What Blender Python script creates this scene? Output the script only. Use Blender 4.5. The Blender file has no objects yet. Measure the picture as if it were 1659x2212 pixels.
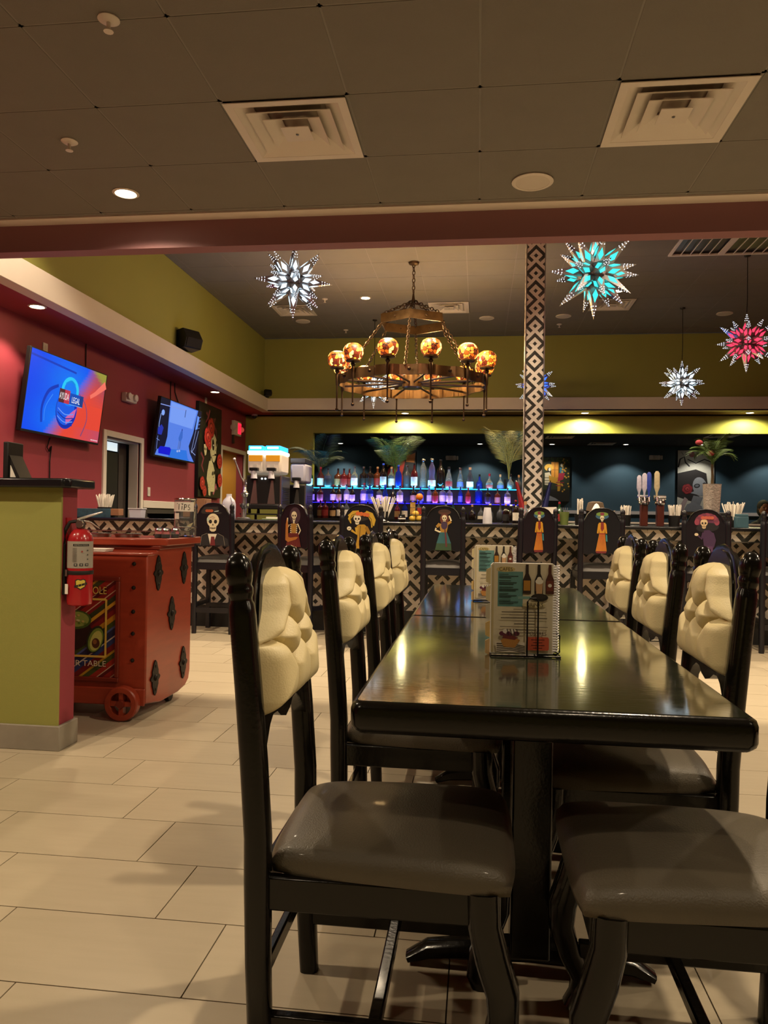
import bpy, bmesh, math, random
from mathutils import Vector, Matrix
from math import sin, cos, pi, radians
rnd = random.Random(7)
SC = bpy.context.scene
COL = SC.collection

# ------------------------------------------------------------------ camera
CAM_H = 1.0817
FPX = 1645.0
YAW, PITCH, ROLL = 0.123048528, 6.35304806e-03, 1.55301615e-02
cam_d = bpy.data.cameras.new('camera')
cam = bpy.data.objects.new('camera', cam_d)
COL.objects.link(cam)
cam_d.sensor_fit = 'HORIZONTAL'
cam_d.sensor_width = 36.0
cam_d.lens = 36.0 * FPX / 1659.0
cam_d.clip_start = 0.05
cam_d.clip_end = 200
_f = Vector((-sin(YAW) * cos(PITCH), cos(YAW) * cos(PITCH), sin(PITCH)))
_r = Vector((cos(YAW), sin(YAW), 0))
_u = _r.cross(_f)
_r2 = cos(ROLL) * _r + sin(ROLL) * _u
_u2 = -sin(ROLL) * _r + cos(ROLL) * _u
cam.matrix_world = Matrix(((_r2.x, _u2.x, -_f.x, 0), (_r2.y, _u2.y, -_f.y, 0), (_r2.z, _u2.z, -_f.z, CAM_H), (0, 0, 0, 1)))
SC.camera = cam

# ------------------------------------------------------------------ world, exposure
W = bpy.data.worlds.new('world')
SC.world = W
W.use_nodes = True
W.node_tree.nodes['Background'].inputs[0].default_value = (1.0, 0.86, 0.68, 1)
W.node_tree.nodes['Background'].inputs[1].default_value = 0.02
SC.view_settings.view_transform = 'Standard'
SC.view_settings.look = 'None'
SC.view_settings.exposure = -0.08
SC.view_settings.gamma = 1.0
SC.view_settings.use_curve_mapping = False
SC.cycles.max_bounces = 6
SC.cycles.diffuse_bounces = 4
SC.cycles.glossy_bounces = 3
SC.cycles.transmission_bounces = 5
SC.cycles.transparent_max_bounces = 6
SC.cycles.caustics_reflective = False
SC.cycles.caustics_refractive = False
SC.cycles.sample_clamp_indirect = 4.0
SC.cycles.use_denoising = True

WARM = (1.0, 0.79, 0.54)
COOL = (0.98, 0.93, 0.86)
DOWNLIGHTS = []     # filled below: (x, y, z, watts, colour, cone degrees)
for x, y, w in [(-2.21, 4.50, 100), (0.75, 2.40, 185), (-2.21, 1.75, 125), (3.0, 2.30, 170), (0.55, 0.2, 55),
                (-2.21, -0.9, 60), (3.0, 4.50, 120), (3.0, 0.0, 55), (-3.75, 1.75, 150), (4.3, 1.9, 170)]:
    DOWNLIGHTS.append((x, y, 3.08, w, WARM, 152, 'low'))
for x, y, w in [(-1.69, 11.05, 420), (1.9, 10.95, 380), (-3.0, 5.4, 230), (-0.6, 5.4, 430), (1.9, 5.4, 480), (4.2, 8.0, 300), (-1.0, 8.2, 650), (1.9, 8.3, 300)]:  # lamps hidden behind the header are added to light bar front and bottles
    DOWNLIGHTS.append((x, y, 4.30, w, WARM, 120, 'high'))
for x, y, w in [(-4.05, 6.54, 70), (-4.05, 11.31, 40), (-1.34, 13.72, 190), (1.84, 13.72, 220), (4.6, 13.72, 120)]:
    DOWNLIGHTS.append((x, y, 2.97, w, WARM if y < 12 else (1.0, 0.86, 0.42), 110 if y < 12 else 165, 'soffit'))
for i in range(7):
    DOWNLIGHTS.append((-3.52 + 1.77 * i, 19.2, 2.95, 60, COOL, 110, 'teal'))
DOWNLIGHTS.append((-5.3, 13.0, 2.60, 60, WARM, 150, 'passage'))
DOWNLIGHTS.append((5.37, 16.67, 2.95, 110, COOL, 110, 'teal'))

# ------------------------------------------------------------------ helpers
def lin(c):
    c = c / 255.0
    return c / 12.92 if c <= 0.04045 else ((c + 0.055) / 1.055) ** 2.4
def C(h):
    return (lin(int(h[0:2], 16)), lin(int(h[2:4], 16)), lin(int(h[4:6], 16)))

class NB:
    """small node-building helper"""
    def __init__(s, name):
        s.m = bpy.data.materials.new(name)
        s.m.use_nodes = True
        s.t = s.m.node_tree
        s.b = s.t.nodes['Principled BSDF']
    def n(s, typ, **kw):
        nd = s.t.nodes.new(typ)
        for k, v in kw.items():
            setattr(nd, k, v)
        return nd
    def link(s, a, b):
        s.t.links.new(a, b)
    def math(s, op, a, b=None, c=None):
        nd = s.n('ShaderNodeMath', operation=op)
        for i, v in enumerate((a, b, c)):
            if v is None:
                continue
            if isinstance(v, (int, float)):
                nd.inputs[i].default_value = v
            else:
                s.link(v, nd.inputs[i])
        return nd.outputs[0]
    def mix(s, fac, a, b):
        nd = s.n('ShaderNodeMix', data_type='RGBA')
        for i, v in ((0, fac), (6, a), (7, b)):
            if isinstance(v, (int, float)):
                nd.inputs[i].default_value = v
            elif isinstance(v, tuple):
                nd.inputs[i].default_value = v if len(v) == 4 else v + (1,)
            else:
                s.link(v, nd.inputs[i])
        return nd.outputs[2]
    def coord(s, which='Object'):
        return s.n('ShaderNodeTexCoord').outputs[which]
    def noise(s, scale, vec=None, detail=3, stretch=None):
        vec = vec or s.coord()
        if stretch:
            mp = s.n('ShaderNodeMapping')
            mp.inputs['Scale'].default_value = stretch
            s.link(vec, mp.inputs[0])
            vec = mp.outputs[0]
        nd = s.n('ShaderNodeTexNoise')
        nd.inputs['Scale'].default_value = scale
        nd.inputs['Detail'].default_value = detail
        s.link(vec, nd.inputs['Vector'])
        return nd.outputs[0]
    def bump(s, h, strength, dist=0.01):
        nd = s.n('ShaderNodeBump')
        nd.inputs['Strength'].default_value = strength
        nd.inputs['Distance'].default_value = dist
        s.link(h, nd.inputs['Height'])
        s.link(nd.outputs[0], s.b.inputs['Normal'])

MATS = {}
def mat(name, col=(0.5, 0.5, 0.5), rough=0.5, metal=0.0, var=0.12, scale=6.0, bump=0.0, bscale=80.0, stretch=None,
        emis=None, es=0.0, trans=0.0, ior=1.45, coat=0.0, spec=0.5, rvar=0.0):
    if isinstance(col, str):
        col = C(col)
    s = NB(name)
    b = s.b
    b.inputs['Roughness'].default_value = rough
    b.inputs['Metallic'].default_value = metal
    b.inputs['Transmission Weight'].default_value = trans
    b.inputs['IOR'].default_value = ior
    b.inputs['Coat Weight'].default_value = coat
    b.inputs['Coat Roughness'].default_value = 0.08
    b.inputs['Specular IOR Level'].default_value = spec
    if var > 0:
        f = s.noise(scale, stretch=stretch)
        lo = tuple(max(0, c * (1 - var)) for c in col)
        hi = tuple(min(1, c * (1 + var)) for c in col)
        s.link(s.mix(f, lo, hi), b.inputs['Base Color'])
        if rvar > 0:
            s.link(s.math('MULTIPLY_ADD', f, 2 * rvar, rough - rvar), b.inputs['Roughness'])
    else:
        b.inputs['Base Color'].default_value = col + (1,)
    if bump > 0:
        s.bump(s.noise(bscale), bump)
    if emis is not None:
        if isinstance(emis, str):
            emis = C(emis)
        b.inputs['Emission Color'].default_value = emis + (1,)
        b.inputs['Emission Strength'].default_value = es
    MATS[name] = s.m
    return s.m

def attr_mat(name, rough=0.5, emis=0.0, coat=0.0):
    s = NB(name)
    a = s.n('ShaderNodeVertexColor', layer_name='Col')
    s.b.inputs['Roughness'].default_value = rough
    s.b.inputs['Coat Weight'].default_value = coat
    if emis > 0:
        s.b.inputs['Base Color'].default_value = (0.01, 0.01, 0.01, 1)
        s.b.inputs['Specular IOR Level'].default_value = 0.1
        s.link(a.outputs[0], s.b.inputs['Emission Color'])
        s.b.inputs['Emission Strength'].default_value = emis
    else:
        f = s.noise(30.0)
        s.link(s.mix(s.math('MULTIPLY', f, 0.25), a.outputs[0], (0.02, 0.02, 0.02)), s.b.inputs['Base Color'])
    MATS[name] = s.m
    return s.m

class MB:
    """collects faces; one MB becomes one mesh object"""
    def __init__(s):
        s.v, s.f, s.c, s.uv = [], [], [], {}
        s.col = (1, 1, 1)
    def poly(s, pts, col=None):
        i = len(s.v)
        s.v += [tuple(p) for p in pts]
        s.f.append(tuple(range(i, i + len(pts))))
        s.c.append(col or s.col)
        return s
    def faces(s, vs, fs, col=None):
        i = len(s.v)
        s.v += [tuple(p) for p in vs]
        for f in fs:
            s.f.append(tuple(i + k for k in f))
            s.c.append(col or s.col)
        return s
    def box(s, x0, x1, y0, y1, z0, z1, col=None):
        return s.faces([(x0, y0, z0), (x1, y0, z0), (x1, y1, z0), (x0, y1, z0), (x0, y0, z1), (x1, y0, z1), (x1, y1, z1), (x0, y1, z1)],
                       [(3, 2, 1, 0), (4, 5, 6, 7), (0, 1, 5, 4), (1, 2, 6, 5), (2, 3, 7, 6), (3, 0, 4, 7)], col)
    def lathe(s, prof, n=16, o=(0, 0, 0), col=None, ax='z', ang=2 * pi, a0=0.0, caps=True):
        vs, fs = [], []
        for r, z in prof:
            for k in range(n):
                a = a0 + ang * k / n
                p = (r * cos(a), r * sin(a), z)
                if ax == 'x':
                    p = (p[2], p[0], p[1])
                elif ax == 'y':
                    p = (p[0], p[2], p[1])
                vs.append((p[0] + o[0], p[1] + o[1], p[2] + o[2]))
        for i in range(len(prof) - 1):
            for k in range(n):
                k2 = (k + 1) % n
                q = (i * n + k, i * n + k2, (i + 1) * n + k2, (i + 1) * n + k)
                fs.append(q if ax != 'y' else q[::-1])
        if caps and prof[0][0] > 1e-5:
            q = tuple(range(n - 1, -1, -1))
            fs.append(q if ax != 'y' else q[::-1])
        if caps and prof[-1][0] > 1e-5:
            q = tuple((len(prof) - 1) * n + k for k in range(n))
            fs.append(q if ax != 'y' else q[::-1])
        return s.faces(vs, fs, col)
    def sweep(s, path, sec, n=8, col=None, up=(0, 0, 1), power=1.0, caps=True):
        """path of points; sec = (half width a, half width b) for each point; power<1 squares the section"""
        path = [Vector(p) for p in path]
        if not isinstance(sec, list):
            sec = [sec] * len(path)
        vs, fs = [], []
        for i, p in enumerate(path):
            t = (path[min(i + 1, len(path) - 1)] - path[max(i - 1, 0)])
            t = t.normalized() if t.length > 1e-9 else Vector((0, 0, 1))
            u = Vector(up)
            if abs(t.dot(u)) > 0.99:
                u = Vector((1, 0, 0)) if abs(t.x) < 0.9 else Vector((0, 1, 0))
            a = u.cross(t).normalized()
            b = t.cross(a).normalized()
            sa, sb = sec[i] if isinstance(sec[i], (tuple, list)) else (sec[i], sec[i])
            for k in range(n):
                w = 2 * pi * (k + 0.5) / n
                cx, cy = cos(w), sin(w)
                if power != 1.0:
                    cx = math.copysign(abs(cx) ** power, cx)
                    cy = math.copysign(abs(cy) ** power, cy)
                vs.append(p + a * (cx * sa) + b * (cy * sb))
        m = len(path)
        for i in range(m - 1):
            for k in range(n):
                k2 = (k + 1) % n
                fs.append((i * n + k, i * n + k2, (i + 1) * n + k2, (i + 1) * n + k))
        if caps:
            fs.append(tuple(range(n - 1, -1, -1)))
            fs.append(tuple((m - 1) * n + k for k in range(n)))
        return s.faces(vs, fs, col)
    def prism(s, pts, d0, d1, plane='xz', col=None):
        """2d outline (counter-clockwise) extruded along the third axis"""
        def P(a, b, d):
            return {'xz': (a, d, b), 'yz': (d, a, b), 'xy': (a, b, d)}[plane]
        n = len(pts)
        vs = [P(a, b, d0) for a, b in pts] + [P(a, b, d1) for a, b in pts]
        fs = [(k, (k + 1) % n, n + (k + 1) % n, n + k) for k in range(n)]
        fs += [tuple(range(n - 1, -1, -1)), tuple(range(n, 2 * n))]
        return s.faces(vs, fs, col)
    def grid(s, fn, nu, nv, col=None, closed=False):
        vs = [fn(i / nu, j / nv) for j in range(nv + 1) for i in range(nu + 1)]
        fs = [(j * (nu + 1) + i, j * (nu + 1) + i + 1, (j + 1) * (nu + 1) + i + 1, (j + 1) * (nu + 1) + i) for j in range(nv) for i in range(nu)]
        return s.faces(vs, fs, col)
    def ball(s, c, r, n=12, m=8, col=None, sc=(1, 1, 1)):
        prof = [(max(1e-6, r * sin(pi * i / m)), -r * cos(pi * i / m)) for i in range(m + 1)]
        k = len(s.v)
        s.lathe(prof, n, (0, 0, 0), col)
        for i in range(k, len(s.v)):
            x, y, z = s.v[i]
            s.v[i] = (x * sc[0] + c[0], y * sc[1] + c[1], z * sc[2] + c[2])
        return s
    def xf(s, m, k=0):
        for i in range(k, len(s.v)):
            s.v[i] = tuple(m @ Vector(s.v[i]))
        return s

def link(o, parent=None):
    COL.objects.link(o)
    if parent is not None:
        o.parent = parent
    return o

def obj(name, mb, m, parent=None, loc=None, rot=None, sharp=38, bevel=None, fix=True, cols=False, merge=False):
    me = bpy.data.meshes.new(name)
    me.from_pydata([tuple(p) for p in mb.v], [], mb.f)
    if cols:
        ca = me.color_attributes.new('Col', 'FLOAT_COLOR', 'CORNER')
        k = 0
        for f, c in zip(mb.f, mb.c):
            for _ in f:
                ca.data[k].color = (c[0], c[1], c[2], 1)
                k += 1
    if mb.uv:
        ul = me.uv_layers.new(name='UVMap')
        k = 0
        for i, f in enumerate(mb.f):
            q = mb.uv.get(i)
            for j in range(len(f)):
                ul.data[k].uv = q[j] if q else (0.02, 0.5)
                k += 1
    if fix or merge:
        bm = bmesh.new()
        bm.from_mesh(me)
        if merge:
            bmesh.ops.remove_doubles(bm, verts=bm.verts, dist=1e-5)
        if fix:
            bmesh.ops.recalc_face_normals(bm, faces=bm.faces)
        bm.to_mesh(me)
        bm.free()
    me.polygons.foreach_set('use_smooth', [True] * len(me.polygons))
    me.set_sharp_from_angle(angle=radians(sharp))
    for q in (m if isinstance(m, (list, tuple)) else [m]):
        me.materials.append(MATS[q] if isinstance(q, str) else q)
    o = bpy.data.objects.new(name, me)
    link(o, parent)
    if loc:
        o.location = loc
    if rot:
        o.rotation_euler = rot
    if bevel:
        bv = o.modifiers.new('bevel', 'BEVEL')
        bv.width = bevel
        bv.segments = 2
        bv.limit_method = 'ANGLE'
        bv.angle_limit = radians(40)
    return o

def tag(o, label, cat, group=None):
    o['label'] = label
    o['category'] = cat
    if group:
        o['group'] = group
    return o

def struct(o, label=None):
    o['kind'] = 'structure'
    if label:
        o['label'] = label
    return o

def thing(name, label, cat, loc=(0, 0, 0), rz=0.0, group=None):
    o = bpy.data.objects.new(name, None)
    o.empty_display_size = 0.1
    link(o)
    o.location = loc
    o.rotation_euler = (0, 0, rz)
    return tag(o, label, cat, group)

KIDS = {}
def children(o):
    return list(o.children)

def copy_tree(o, parent=None):
    c = o.copy()
    COL.objects.link(c)
    c.parent = parent
    for ch in children(o):
        copy_tree(ch, c)
    return c

def dup(o, loc, rz=None, label=None, group=None):
    c = copy_tree(o)
    c.location = loc
    if rz is not None:
        c.rotation_euler = (0, 0, rz)
    if label:
        c['label'] = label
    if group:
        c['group'] = group
    return c

# ---- lettering, made once while the scene is small
TEXTS = {}
def text_mesh(txt):
    if txt in TEXTS:
        return TEXTS[txt]
    cu = bpy.data.curves.new('lettering', 'FONT')
    cu.body = txt
    cu.size = 1.0
    cu.resolution_u = 3
    ob = bpy.data.objects.new('lettering', cu)
    COL.objects.link(ob)
    dg = bpy.context.evaluated_depsgraph_get()
    me = bpy.data.meshes.new_from_object(ob.evaluated_get(dg))
    vs = [(v.co.x, v.co.y) for v in me.vertices]
    fs = [tuple(p.vertices) for p in me.polygons]
    bpy.data.objects.remove(ob)
    bpy.data.curves.remove(cu)
    bpy.data.meshes.remove(me)
    xs = [a for a, b in vs] or [0]
    ys = [b for a, b in vs] or [0]
    x0, x1, y0, y1 = min(xs), max(xs), min(ys), max(ys)
    TEXTS[txt] = ([((a - x0) / max(1e-6, x1 - x0), (b - y0) / max(1e-6, y1 - y0)) for a, b in vs], fs)
    return TEXTS[txt]
for _t in ['AYUDA', 'LEGAL', 'EXIT', 'GUACAMOLE', 'YOUR TABLE', 'CAFES', 'DRINKS', 'POSTRES', 'INSTRUCTIONS']:
    text_mesh(_t)

class Art:
    """flat print: layered coloured shapes in the local x-z plane, facing -y"""
    STEP = 0.00018
    def __init__(s):
        s.mb = MB()
        s.k = 0
    def _put(s, pts, fs, col):
        s.k += 1
        y = -s.k * s.STEP
        if isinstance(col, str):
            col = C(col)
        s.mb.faces([(a, y, b) for a, b in pts], fs, col)
        return s
    def poly(s, col, pts):
        a = sum(pts[i][0] * pts[(i + 1) % len(pts)][1] - pts[(i + 1) % len(pts)][0] * pts[i][1] for i in range(len(pts)))
        if a < 0:
            pts = pts[::-1]
        from mathutils.geometry import tessellate_polygon
        tr = tessellate_polygon([[Vector((p[0], p[1], 0)) for p in pts]])
        return s._put(pts, [tuple(t) for t in tr], col)
    def rect(s, col, x0, z0, x1, z1):
        return s._put([(x0, z0), (x1, z0), (x1, z1), (x0, z1)], [(0, 1, 2, 3)], col)
    def ell(s, col, cx, cz, rx, rz, rot=0.0, n=18):
        c, d = cos(rot), sin(rot)
        p = [(cx + rx * cos(t) * c - rz * sin(t) * d, cz + rx * cos(t) * d + rz * sin(t) * c) for t in (2 * pi * i / n for i in range(n))]
        return s._put(p, [tuple(range(n))], col)
    def line(s, col, pts, w):
        L, Rr = [], []
        for i, p in enumerate(pts):
            a = pts[max(0, i - 1)]
            b = pts[min(len(pts) - 1, i + 1)]
            dx, dz = b[0] - a[0], b[1] - a[1]
            l = math.hypot(dx, dz) or 1
            ww = w[i] if isinstance(w, (list, tuple)) else w
            L.append((p[0] - dz / l * ww / 2, p[1] + dx / l * ww / 2))
            Rr.append((p[0] + dz / l * ww / 2, p[1] - dx / l * ww / 2))
        n = len(pts)
        return s._put(L + Rr, [(i, n + i, n + i + 1, i + 1) for i in range(n - 1)], col)
    def curve(s, col, pts, w, n=6):
        q = [pts[0]] + list(pts) + [pts[-1]]
        out, ws = [], []
        for i in range(1, len(q) - 2):
            for k in range(n):
                t = k / n
                p0, p1, p2, p3 = q[i - 1], q[i], q[i + 1], q[i + 2]
                out.append(tuple(0.5 * (2 * p1[j] + (p2[j] - p0[j]) * t + (2 * p0[j] - 5 * p1[j] + 4 * p2[j] - p3[j]) * t * t + (3 * p1[j] - p0[j] - 3 * p2[j] + p3[j]) * t ** 3) for j in (0, 1)))
                ws.append(w if not isinstance(w, (list, tuple)) else w[i - 1] + (w[i] - w[i - 1]) * t)
        out.append(pts[-1])
        ws.append(w if not isinstance(w, (list, tuple)) else w[-1])
        return s.line(col, out, ws)
    def grad(s, x0, z0, x1, z1, fn, nx, nz):
        for i in range(nx):
            for j in range(nz):
                a, b = x0 + (x1 - x0) * i / nx, x0 + (x1 - x0) * (i + 1) / nx
                c, d = z0 + (z1 - z0) * j / nz, z0 + (z1 - z0) * (j + 1) / nz
                s.mb.faces([(a, 0, c), (b, 0, c), (b, 0, d), (a, 0, d)], [(0, 1, 2, 3)], fn((i + 0.5) / nx, (j + 0.5) / nz))
        return s
    def text(s, col, txt, x0, z0, x1, z1):
        vs, fs = text_mesh(txt)
        return s._put([(x0 + (x1 - x0) * a, z0 + (z1 - z0) * b) for a, b in vs], fs, col)
    def rose(s, cx, cz, r, c1='c8362f', c2='7d1520', c3='e8685a'):
        s.ell(c2, cx, cz, r, r, 0, 14)
        for i in range(6):
            t = i * pi / 3 + 0.3
            s.ell(c1, cx + 0.5 * r * cos(t), cz + 0.5 * r * sin(t), r * 0.48, r * 0.42, t, 10)
        s.ell(c2, cx, cz, r * 0.56, r * 0.54, 0, 12)
        s.ell(c1, cx + 0.06 * r, cz + 0.02 * r, r * 0.46, r * 0.42, 0, 12)
        s.ell(c3, cx - 0.06 * r, cz + 0.1 * r, r * 0.3, r * 0.24, 0.4, 10)
        s.ell(c2, cx, cz, r * 0.16, r * 0.13, 0.4, 8)
        return s
    def build(s, name, m, parent, loc=None, rot=None, label=None):
        o = obj(name, s.mb, m, parent, loc, rot, cols=True, fix=False)
        if label:
            o['label'] = label
        return o
# ------------------------------------------------------------------ materials
mat('grout', 'd0c0a0' and '4a4032', 0.9)
s = NB('floor_tile')
oi = s.n('ShaderNodeObjectInfo')
f1 = s.noise(5.0, s.coord('Object'), 4, (0.6, 6, 1))
f2 = s.noise(2.0, s.coord('Object'), 2)
base = s.mix(s.math('MULTIPLY', f1, 0.7), C('bdb098'), C('a4977e'))
base = s.mix(s.math('MULTIPLY', f2, 0.25), base, C('b0a389'))
base = s.mix(s.math('MULTIPLY', oi.outputs['Random'], 0.18), base, C('968970'))
s.link(base, s.b.inputs['Base Color'])
s.b.inputs['Roughness'].default_value = 0.36
s.bump(s.noise(40.0), 0.04)
MATS['floor_tile'] = s.m
mat('ceiling_panel', '7a7770', 0.92, bump=0.25, bscale=220, var=0.06)
mat('ceiling_grid', '827f78', 0.6, var=0.03)
mat('red_paint', '8e3440', 0.62, var=0.05, scale=2, bump=0.06, bscale=240)
mat('header_paint', '906669', 0.6, var=0.05, scale=2, bump=0.06, bscale=240)
mat('olive_paint', '8f8f48', 0.66, var=0.05, scale=2, bump=0.06, bscale=240)
mat('brown_soffit', '6b4a38', 0.7, var=0.05)
mat('teal_paint', '3d5864', 0.6, var=0.08, scale=2)
mat('dark_ceiling', '2a2a2a', 0.9, var=0.05)
mat('white_trim', 'd8cfc4', 0.55, var=0.05, scale=3)
mat('grey_base', '8c8578', 0.55, var=0.3, scale=9)
mat('wainscot', '3b3532', 0.6, var=0.2)
mat('yellow_wall', 'c8922f', 0.6, var=0.05)
mat('white_metal', 'd9d2c8', 0.4, var=0.05)
mat('vent_shadow', 'b0a898', 0.8)
mat('black_lacquer', '0d0b08', 0.2, var=0.3, coat=0.15, spec=0.38, bump=0.05, bscale=120)
mat('black_navy', '0f0f17', 0.33, var=0.3, coat=0.1, bump=0.05, bscale=120)
mat('black_plastic', '121212', 0.45, var=0.1)
mat('black_matte', '0c0b0b', 0.8, var=0.1)
mat('granite_black', '17171a', 0.22, var=0.5, scale=160)
mat('grey_leather', '585144', 0.42, var=0.12, bump=0.18, bscale=300, coat=0.05)
mat('stool_leather', '4a4743', 0.45, var=0.12, bump=0.18, bscale=300)
mat('cream_leather', 'dacb9c', 0.46, var=0.06, scale=10, bump=0.10, bscale=260)
s = NB('table_top')
f = s.noise(3.0, None, 5, (6, 0.8, 1))
s.link(s.mix(f, C('191b13'), C('2e3125')), s.b.inputs['Base Color'])
s.link(s.math('MULTIPLY_ADD', s.noise(9.0, None, 4, (1, 5, 1)), 0.13, 0.05), s.b.inputs['Roughness'])
s.b.inputs['Coat Weight'].default_value = 0.6
s.b.inputs['Coat Roughness'].default_value = 0.07
s.bump(s.noise(26.0, None, 2, (1, 3, 1)), 0.02)
MATS['table_top'] = s.m
mat('cart_red', '8e3520', 0.36, var=0.3, scale=4, stretch=(1, 1, 7), coat=0.15)
mat('cart_red_dark', '6a2416', 0.4, var=0.25, scale=6)
mat('bright_steel', 'e6e2d8', 0.3, metal=0.55, var=0.05)
mat('iron', '221d19', 0.55, metal=0.6, var=0.3, scale=40, bump=0.2)
mat('chrome', 'd8d8d8', 0.14, metal=1.0, var=0.05)
mat('steel', 'a9a7a4', 0.3, metal=1.0, var=0.15)
mat('dark_steel', '5a5654', 0.38, metal=0.8, var=0.15)
mat('bronze', '7b6142', 0.34, metal=0.9, var=0.4, scale=14, rvar=0.1)
mat('bronze_dark', '4d3b29', 0.42, metal=0.85, var=0.4, scale=14)
mat('star_tin', '9b989a', 0.3, metal=0.9, var=0.35, scale=25)
mat('wire_black', '0b0a09', 0.35, metal=0.4)
mat('red_gloss', 'a01c22', 0.25, coat=0.4)
mat('rubber', '15120f', 0.6)
mat('paper_white', 'e4ded2', 0.7, var=0.05)
mat('plastic_white', 'dcdbe2', 0.4, var=0.03)
mat('jug', 'd6d4e6', 0.4, var=0.04, trans=0.25)
mat('cardboard', '8a6044', 0.8)
mat('glass', 'f2f6f6', 0.03, trans=0.94, ior=1.2, var=0)
mat('bottle_clear', 'd8ecf2', 0.04, trans=0.85, ior=1.25, var=0)
mat('bottle_dark', '1a120e', 0.12, var=0.1, coat=0.3)
mat('bottle_green', '123a1c', 0.1, var=0.1, coat=0.4)
mat('bottle_amber', '5a2a10', 0.1, var=0.2, coat=0.4)
mat('bottle_red', '5c1512', 0.12, var=0.2, coat=0.4)
mat('bottle_blue', '2237a8', 0.06, trans=0.6, ior=1.25, var=0)
mat('bottle_lilac', '8e8cc4', 0.06, trans=0.6, ior=1.25, var=0)
mat('bottle_grey', '565a60', 0.1, trans=0.4, ior=1.25, var=0)
mat('label_paper', 'd8cfc0', 0.7, var=0.35, scale=60)
mat('label_tan', '9c7a50', 0.7, var=0.35, scale=60)
mat('label_black', '1d1b1c', 0.6, var=0.5, scale=60)
mat('label_red', '8a2420', 0.6, var=0.4, scale=60)
mat('label_blue', '5a64a8', 0.6, var=0.4, scale=60)
mat('cap_black', '101010', 0.4)
mat('cap_red', '9c2028', 0.4)
mat('cap_cork', 'b78a5c', 0.7)
mat('cap_silver', 'b9b9bd', 0.22, metal=1.0)
mat('cap_blue', '3f5fd0', 0.3)
mat('led_cyan', '10202a', 0.4, emis='25b4ff', es=3.5, var=0)
mat('led_blue', '10102a', 0.4, emis='2a22ff', es=4.0, var=0)
mat('shelf_acrylic', '16202c', 0.25, var=0.1)
mat('palm', '4f6a2e', 0.55, var=0.35, scale=20)
mat('palm_dark', '33442c', 0.6, var=0.35, scale=20)
mat('palm_dry', '8a8a4a', 0.6, var=0.3, scale=20)
mat('stem_brown', '5a4a30', 0.8)
mat('vase_white', 'c9beb2', 0.55, var=0.45, scale=55, bump=0.7, bscale=55)
mat('orange_skin', 'e07a1e', 0.5, bump=0.15, bscale=200)
mat('lemon_skin', 'd8b040', 0.5, bump=0.15, bscale=200)
mat('tap_wood', '4a1d14', 0.35, coat=0.3)
mat('flag_red', '9c2a30', 0.8)
mat('flag_blue', '23285c', 0.8)
mat('felt_brown', '5a4a38', 0.9)
mat('hair_dark', '14100e', 0.8, var=0.3, bump=0.4, bscale=60)
mat('skin', '8a5f48', 0.6, var=0.08)
mat('shirt_dark', '22242c', 0.85)
mat('slush_orange', 'd08a22', 0.35, emis='e09a20', es=0.5, var=0.1)
mat('slush_white', 'd9c9b4', 0.35, emis='d8c8b0', es=0.25, var=0.1)
mat('lamp_white', 'ffffff', 0.4, emis='e6fbff', es=5.0, var=0)
mat('lamp_sign_blue', '1060d0', 0.4, emis='2a9cff', es=3.0, var=0)
mat('bulb', 'ffffff', 0.4, emis=(1.0, 0.85, 0.55), es=34.0, var=0)
mat('bulb_cool', 'ffffff', 0.4, emis=(1.0, 0.95, 0.85), es=16.0, var=0)
mat('bulb_off', 'cfc8bd', 0.5, var=0.05)
mat('exit_red', 'd01020', 0.4, emis='ff1028', es=4.0, var=0)
mat('pane_white', 'ffffff', 0.3, emis=(0.62, 0.86, 1.0), es=2.2, var=0)
mat('pane_teal', '20c8c0', 0.3, emis=(0.04, 0.62, 0.62), es=1.6, var=0)
mat('pane_red', 'e02030', 0.3, emis=(1.0, 0.05, 0.12), es=1.5, var=0)
mat('pane_blue', '2040e0', 0.3, emis=(0.05, 0.16, 1.0), es=1.8, var=0)
mat('star_dot', 'ffffff', 0.3, emis=(0.85, 0.92, 1.0), es=3.0, var=0)
attr_mat('paint', 0.5)
attr_mat('paint_gloss', 0.35, coat=0.2)
attr_mat('screen', 0.35, emis=0.95)
attr_mat('label_print', 0.6)
# stained glass lamp shade: amber mosaic lit from within
s = NB('mosaic_glass')
vo = s.n('ShaderNodeTexVoronoi', feature='F1')
vo.inputs['Scale'].default_value = 24.0
s.link(s.coord(), vo.inputs['Vector'])
ve = s.n('ShaderNodeTexVoronoi', feature='DISTANCE_TO_EDGE')
ve.inputs['Scale'].default_value = 24.0
s.link(s.coord(), ve.inputs['Vector'])
rp = s.n('ShaderNodeValToRGB')
sp = s.n('ShaderNodeSeparateColor')
s.link(vo.outputs['Color'], sp.inputs[0])
s.link(sp.outputs[0], rp.inputs[0])
el = rp.color_ramp.elements
el[0].color = C('5a1c08') + (1,)
el[1].color = C('fff0c0') + (1,)
for pos, h in ((0.25, 'a04a10'), (0.45, 'f0a030'), (0.62, 'ffd070'), (0.8, 'e8842a')):
    e = el.new(pos)
    e.color = C(h) + (1,)
rp.color_ramp.interpolation = 'CONSTANT'
edge = s.math('GREATER_THAN', ve.outputs['Distance'], 0.05)
cc = s.mix(edge, C('1a0c05'), rp.outputs[0])
s.link(cc, s.b.inputs['Emission Color'])
s.link(cc, s.b.inputs['Base Color'])
s.b.inputs['Emission Strength'].default_value = 2.6
MATS['mosaic_glass'] = s.m
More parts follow.
